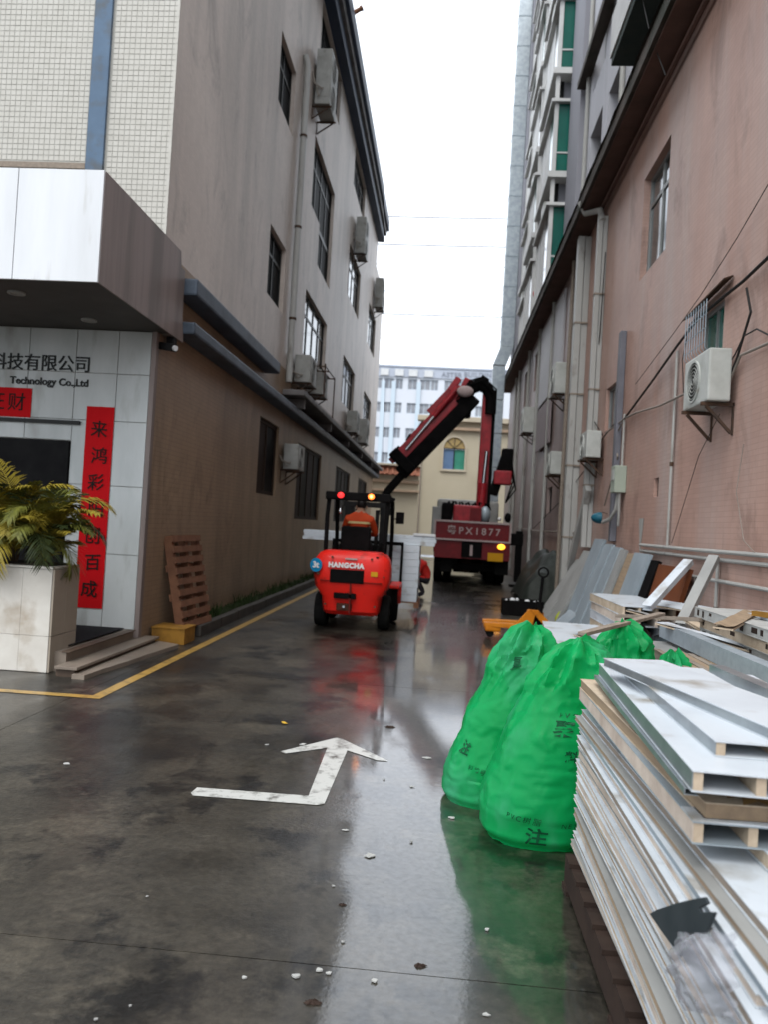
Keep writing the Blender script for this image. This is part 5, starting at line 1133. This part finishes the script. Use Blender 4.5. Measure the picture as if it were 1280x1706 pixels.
ordinal = lambda k: small_[k] if k < 20 else 'twenty '+small_[k-20]
while sum(tl_) < .632: tl_.append(rk.choice((.022,.026,.030,.034,.040,.046)))
mix_ = [core_pink, core_cream, core_pink, core_cream, wood_grey, core_pink, plywood, core_cream, core_pink, blue_board]
zc = .1705
for k, t_k in enumerate(tl_):
    up_k = k/len(tl_)
    panel((.715+rk.uniform(-.016,.016)-.01*(up_k > .75), 3.88+rk.uniform(-.05,.05), zc), 2.45 if up_k < .7 else 2.2, .78, t_k-.0012, R(rk.uniform(-1.1,1.1)), mix_[(k*7+k//3) % 10], white_panel if k % 5 else grey_board,
          'white skinned sandwich panel in the tall foreground stack, %s up from the pallet' % ordinal(k), 'panels in the foreground stack')
    zc += t_k
zt_ = zc+.001
panel((.86,3.90,zt_), 1.98, .70, .045, R(.6), core_cream, white_panel, 'white panel set back on the foreground stack with a bare cream edge', 'panels in the foreground stack')
panel((.705,3.90,zt_+.046), 1.76, .75, .058, R(-.3), core_cream, blue_board, 'blue grey faced hollow panel near the top of the foreground stack', 'panels in the foreground stack', True, edge=core_pink, lip=True)
panel((.70,3.86,zt_+.1045), 1.70, .16, .045, R(1.0), plywood, core_cream, 'long wood edged strip lying under the topmost hollow panels', 'panels in the foreground stack')
panel((.95,3.80,zt_+.1045), 1.6, .40, .090, R(-1.0), plywood, wood_grey, 'brown plywood sheet sandwiched under the topmost hollow panels', 'panels in the foreground stack')
zz_ = zt_+.197
panel((.755,3.72,zz_), 1.64, .66, .054, R(-3.0), core_cream, white_panel, 'white hollow panel with open ends at the top of the foreground stack', 'panels in the foreground stack', True, edge=galv)
panel((.795,3.50,zz_+.055), 1.27, .34, .042, R(-1.0), core_cream, white_panel, 'short white hollow panel lying on the open ended one', 'panels in the foreground stack', True, edge=galv)
panel((.70,3.36,zz_+.098), 1.55, .25, .034, R(12.2), galv_dull, white_panel, 'topmost white strip panel slanting to the right edge', 'panels in the foreground stack', False, edge=galv)
# galvanised channel lying with the top panels
def channel(p, q, w, h, th, label, mt, name='metal_channel', up=(0,0,1), open_sign=-1):
    p, q = Vector(p), Vector(q); d = (q-p).normalized(); up = Vector(up); s = d.cross(up).normalized()*open_sign; u = s.cross(d).normalized(); u = u if u.z > 0 else -u
    mb = MB(); prof = [(0,0),(w,0),(w,th),(th,th),(th,h-th),(w,h-th),(w,h),(0,h)]
    mb.prism([p+s*a+u*b for a, b in prof], q-p)
    return props(mb.build(name, mt), label, 'metal channel', 'metal channels in the junk piles')
channel((1.20,3.6,zz_+.056),(1.30,2.3,zz_+.056), .06, .045, .004, 'metal channel tucked under the topmost strip panel', galv)
channel((.735,3.74,zt_+.176),(.66,2.12,zt_+.176), .035, .018, .002, 'thin bright metal strip under the left edge of the open ended panel', galv)
# things at the right edge of the stack
cbx = thing('cardboard_sheet', (1.0,2.5,1.0), 'brown cardboard sheet stuffed between the top panels', 'cardboard')
MB().grid(lambda i,j: (.80+.5*i/8, 2.16+.5*j/5, zt_+.112+.05*abs(noise.noise((i*.5,j*.5,3)))+.03*(1-j/5)), 9, 6).build('sheet', cardboard, cbx)
# dark rubber sheet and clear bag hung over the stack's side
sx_ = .668
rs = thing('rubber_sheet', (sx_, 2.4, .6), 'dark grey rubber sheet hanging on the side of the foreground stack', 'rubber sheet')
P7 = lambda u, v, x=sx_: onx(940+u*.2656, 1350+v*.2656, x)
out = [P7(u,v) for u, v in ((556,650),(600,625),(720,585),(820,560),(905,545),(925,585),(872,615),(880,640),(968,640),(940,710),(910,780),(770,770),(745,920),(690,840),(620,745))]
mb = MB().prism([Vector((sx_, p.y, p.z)) for p in out], (-.008,0,0)); mb.build('sheet', tool_mat, rs, bevel=.002)
cbg = thing('clear_bag', (.66,2.1,.4), 'crumpled clear plastic bag hanging on the side of the foreground stack', 'plastic bag')
ta, tb, tc, td = P7(765,775,.655), P7(1130,760,.655), P7(1145,1330,.655), P7(790,1260,.655)
def cb_pt(i, j):
    u, v = i/26, j/30; p = ta.lerp(tb,u).lerp(td.lerp(tc,u), v); bul = .06*math.sin(math.pi*u)*math.sin(math.pi*min(1,v*.9+.1))
    return (p.x-.012-bul-.03*abs(noise.noise((u*5,v*5,1)))-.012*abs(noise.noise((u*14,v*12,3))), p.y+.012*noise.noise((v*6,u,2)), p.z+.012*noise.noise((u*6,v,5)))
MB().grid(cb_pt, 27, 31).build('film', plastic_film, cbg, smooth=True)

# ------------------------------------------------------------------ white pile behind the sacks
def stack(x0, y1, L, W, n, t, rot, z0, what, group, hollow=False, cores_=(core_pink,core_cream,white_panel), jit=.02, side=False, sk=white_panel, seed=1):
    r = random.Random(seed); words = ['lowest','second','third','fourth','fifth','sixth','seventh','eighth','ninth','tenth','eleventh','twelfth','thirteenth']
    for k in range(n):
        w = 'top' if k == n-1 else words[k]
        panel((x0+r.uniform(-jit,jit), y1+r.uniform(-jit,jit), z0+k*(t+.001)), L, W, t, R(rot+r.uniform(-1.2,1.2)), cores_[k % len(cores_)], sk, '%s panel, %s' % (w, what), group, hollow, side_holes=side)
pallet((1.30,9.9,0), 2.0, .9, 'pallet under the low white pile behind the green sacks', wood_grey, R(-6))
stack(1.29, 9.95, 2.15, .95, 6, .075, -6, .131, 'low white pile behind the green sacks', 'panels in the low white pile')
pallet((1.95,10.3,0), 1.7, .7, 'pallet under the hollow panels by the wall', wood_grey)
stack(1.93, 10.35, 1.75, .72, 8, .10, 1, .131, 'hollow panel pile by the leaning boards', 'hollow panels by the wall', True)
pallet((1.52,6.2,0), 2.2, .45, 'pallet under the wood strips beside the foreground stack', wood_dark)
stack(1.52, 6.2, 2.25, .46, 7, .108, 1, .131, 'narrow pile under the wood strips', 'panels under the wood strips', False, (wood_grey, core_grey, core_cream), sk=grey_board)
pallet((2.07,6.5,0), 2.1, .66, 'pallet under the ragged hollow boards at the right picture edge', wood_grey)
stack(2.06, 6.5, 2.3, .68, 13, .077, -1.5, .131, 'ragged hollow boards against the pink wall at the right edge', 'ragged hollow boards', False, (core_grey, wood_grey, core_grey, core_cream), .05, True, sk=core_grey, seed=6)
props(MB().box(2.25, 2.7, 4.6, 6.0, 1.149, 1.165).build('plastic_sheet', white_panel), 'thin white sheet on top of the ragged hollow boards', 'sheet')
props(MB().beam((2.2,5.75,1.185),(2.72,4.9,1.185),.05,.035).build('painted_strip', wood_yellow), 'yellow strip of wood across the ragged hollow boards', 'wood strip')
# wood strips and channel beam on the narrow pile
zs_ = .131+7*.109+.002
for k in range(7):
    o = props(MB().beam((1.50+k*.045,5.55-.12*(k%3),zs_+.012+.0*k),(1.46+k*.05,3.9+.1*(k%2),zs_+.012),.04,.022).build('wood_strip', plywood if k % 2 else wood_grey, bevel=.002), 'thin %s strip lying in the row beside the foreground stack, %s from the stack' % ('plywood' if k % 2 else 'grey wood', small_[k]), 'wood strip', 'thin wood strips in a row')
channel((1.70,6.25,zs_+.026),(1.72,3.8,zs_+.026), .09, .11, .005, 'long galvanised channel beam on the wood strips', galv_dull)
props(MB().beam((.86,4.80,1.075),(1.60,5.85,1.13),.055,.022).build('timber_strip', wood_grey, bevel=.003), 'long thin timber strip lying across the rear green sack', 'timber')
props(MB().beam((1.62,7.3,.96),(2.05,6.35,1.06),.07,.03).build('timber_strip', wood_grey, bevel=.003), 'short timber strip between the channel beam and the low pile', 'timber')
tb_ = thing('dark_tarpaulin', (1.9,7.4,0), 'dark crumpled tarpaulin heaped between the low pile and the ragged boards', 'tarpaulin')
MB().grid(lambda i,j: (1.55+1.0*i/18, 6.6+1.5*j/16, max(.01,(.80+.14*noise.noise((i*.3,j*.3,8)))*min(1,5*(i/18)*(1-i/18)+.1)*min(1,4.5*(j/16)*(1-j/16)+.05))), 19, 17).build('tarpaulin', mat('tarpaulin_blue',(.03,.04,.045),(.05,.065,.07),rough=.45,scale=5,bump=.4,bscale=8), tb_, smooth=True)

# ------------------------------------------------------------------ boards leaning on the pink wall
lb = [  # y0, y1, height, foot x, material, tilt along wall, label
 (16.2,15.2,1.35,2.05,grey_board,-.30,'grey board leaning farthest along the wall, next to the white duct'),
 (15.4,14.3,1.50,2.10,grey_board,-.28,'pale grey board leaning on the wall, second from the duct'),
 (14.2,13.4,1.05,2.02,blue_board,-.35,'short blue grey board leaning in front of the taller ones'),
 (14.3,13.5,1.68,2.22,blue_board,-.22,'tall blue grey board leaning in the middle of the row'),
 (13.4,12.8,1.62,2.20,blue_board,-.22,'tall narrow blue grey board leaning in the row'),
 (12.8,12.25,1.58,2.22,galv_dull,-.20,'dull metal sheet leaning between the blue grey boards'),
 (12.3,11.9,1.55,2.25,grey_board,-.18,'narrow light board leaning beside the dull metal sheet'),
 (11.75,11.35,1.5,2.28,plywood,-.18,'brown edged board leaning near the end of the row'),
 (11.3,10.5,1.52,2.28,blue_board,-.12,'blue grey board leaning at the near end of the row'),
 (12.4,11.4,.85,1.95,core_grey,-.25,'short pale board leaning at the front of the row'),
 (10.4,10.05,1.45,2.3,truck_black,-.1,'narrow dark board leaning at the near end of the row'),
 (9.95,8.75,1.40,2.36,brown_board,-.02,'reddish brown board leaning on the wall under the pipes'),
]
for (y0,y1,h,fx_,mt,tl,lab) in lb:
    tp_x = 2.72; th = .05; s = Vector((0,y1-y0,0)); base = Vector((fx_,y0,.005)); run = tp_x-fx_; zz = math.sqrt(max(.1,h*h-run*run)); upv = Vector((run-.02,tl*-1.0*.0+tl,zz)); nrm = s.cross(upv).normalized()*th
    nrm = nrm if nrm.x < 0 else -nrm
    o = MB(); P0, P1 = base, base+s
    o.hexa([P0,P1,P1+nrm,P0+nrm],[P0+upv,P1+upv,P1+upv+nrm,P0+upv+nrm])
    props(o.build('leaning_board', mt, bevel=.004), lab, 'board', 'boards leaning on the pink wall')
for k, (p, q, lab) in enumerate((((2.12,8.1,.95),(2.70,8.75,1.42),'white channel leaning on the wall, nearer the brown board'),((2.30,7.55,.86),(2.735,8.05,1.50),'long white channel leaning steeply beside the ragged boards'))):
    channel(p, q, .10, .06, .006, lab, grey_board if k else white_panel)

# loose offcuts thrown over the piles
for (p, L_, W_, rot_, mt, lab) in (
   ((1.60,6.0,1.06),.9,.16,(.12,.05,.7),white_panel,'short white offcut lying askew between the channel beam and the ragged boards'),
   ((1.95,7.9,.96),.8,.30,(-.1,.18,-.4),grey_board,'grey offcut sheet tipped over the dark tarpaulin'),
   ((2.15,8.6,.99),.7,.22,(.05,-.2,.9),white_panel,'white offcut resting on the hollow panels by the wall'),
   ((1.45,8.6,.62),1.1,.18,(.04,.02,.5),galv_dull,'narrow metal offcut lying on the low white pile'),
   ((2.30,6.2,1.17),1.2,.12,(.02,.03,-.5),plywood,'brown plywood offcut on top of the ragged boards'),
   ((2.10,7.0,1.0),1.0,.10,(.25,.0,.35),core_cream,'cream batten propped against the ragged boards'),
   ((1.30,6.9,.55),1.0,.35,(.35,.25,.2),blue_board,'blue grey offcut leaning behind the rear green sack')):
    o = thing('offcut', p, lab, 'offcut', 'offcuts on the junk piles', rot=rot_)
    MB().grid(lambda i,j: (W_*i/3, -L_*j/8, .012*noise.noise((i*.8,j*.5,p[0]*9))), 4, 9).build('face', mt, o, False); MB().box(0,W_,-L_,0,-.022,-.013).build('backing', core_cream, o, False)
# ------------------------------------------------------------------ scraps on the wet concrete
scr = [(753,1362,14),(615,1424,22),(687,1402,8),(640,1298,7),(712,1262,22),(575,1382,12),(493,1626,16),(530,1616,14),(548,1620,10),(622,1633,14),(407,1628,10),(216,1675,8),(159,1697,8),(245,1492,7),(571,1568,8),(812,1548,10),(812,1690,14),(110,1272,14),(555,1475,8),(688,1310,9),(505,1240,14),(445,1240,9),(975,1468,14)]
sr = random.Random(12)
for u, v, w in scr:
    c = onz(u, v, .006); s = w*(c-EYE).length/FPX*.36; nn = 7; a0 = sr.uniform(0,6)
    poly = [(c.x+s*sr.uniform(.35,1.25)*math.cos(a0+2*math.pi*k/nn)*1.15, c.y+s*sr.uniform(.35,1.25)*math.sin(a0+2*math.pi*k/nn), .003) for k in range(nn)]
    props(MB().prism(poly,(0,0,sr.uniform(.002,.007))).build('foam_scrap', core_grey if w > 8 else grey_board), 'small white foam scrap lying on the wet concrete', 'scrap', 'white scraps on the wet ground')
for u, v, w, lab in ((700,1610,22,'black wet rag lying in the reflection near the bottom'),(570,1508,12,'small black lump beside the bright reflection'),(520,1672,26,'dark wet clump of dirt at the bottom'),(650,1212,16,'dark wet clump beside the arrow tip')):
    c = onz(u, v, 0); s = w*(c-EYE).length/FPX*.5; nn = 15; a0 = sr.uniform(0,6); mb = MB()
    ring = [(c.x+s*sr.uniform(.35,1.05)*math.cos(a0+2*math.pi*k/nn)*1.2, c.y+s*sr.uniform(.35,1.05)*math.sin(a0+2*math.pi*k/nn)*.8, .002) for k in range(nn)]
    mid = [(c.x+(p[0]-c.x)*.5, c.y+(p[1]-c.y)*.5, .004+s*sr.uniform(.05,.28)) for p in ring]
    mb.add(ring+mid+[(c.x,c.y,.004+s*.15)], [(k,(k+1)%nn,nn+(k+1)%nn,nn+k) for k in range(nn)]+[(nn+k,nn+(k+1)%nn,2*nn) for k in range(nn)])
    props(mb.build('dirt_clump', wood_dark), lab, 'debris', 'dark debris on the wet ground')
c = onz(473,1205,.004)
lf = MB().grid(lambda i,j: (c.x+(-.045+.09*j/8)*.8+.012*(i-1)*math.sin(math.pi*j/8), c.y+.016*(i-1)*math.sin(math.pi*j/8)-(-.045+.09*j/8)*.7, .006+.006*abs(i-1)*math.sin(math.pi*j/8)+.004*math.sin(j)), 3, 9).build('fallen_leaf', mat('leaf_fallen',(.55,.34,.04),rough=.5)); props(lf, 'single yellow fallen leaf on the concrete beyond the arrow', 'leaf')
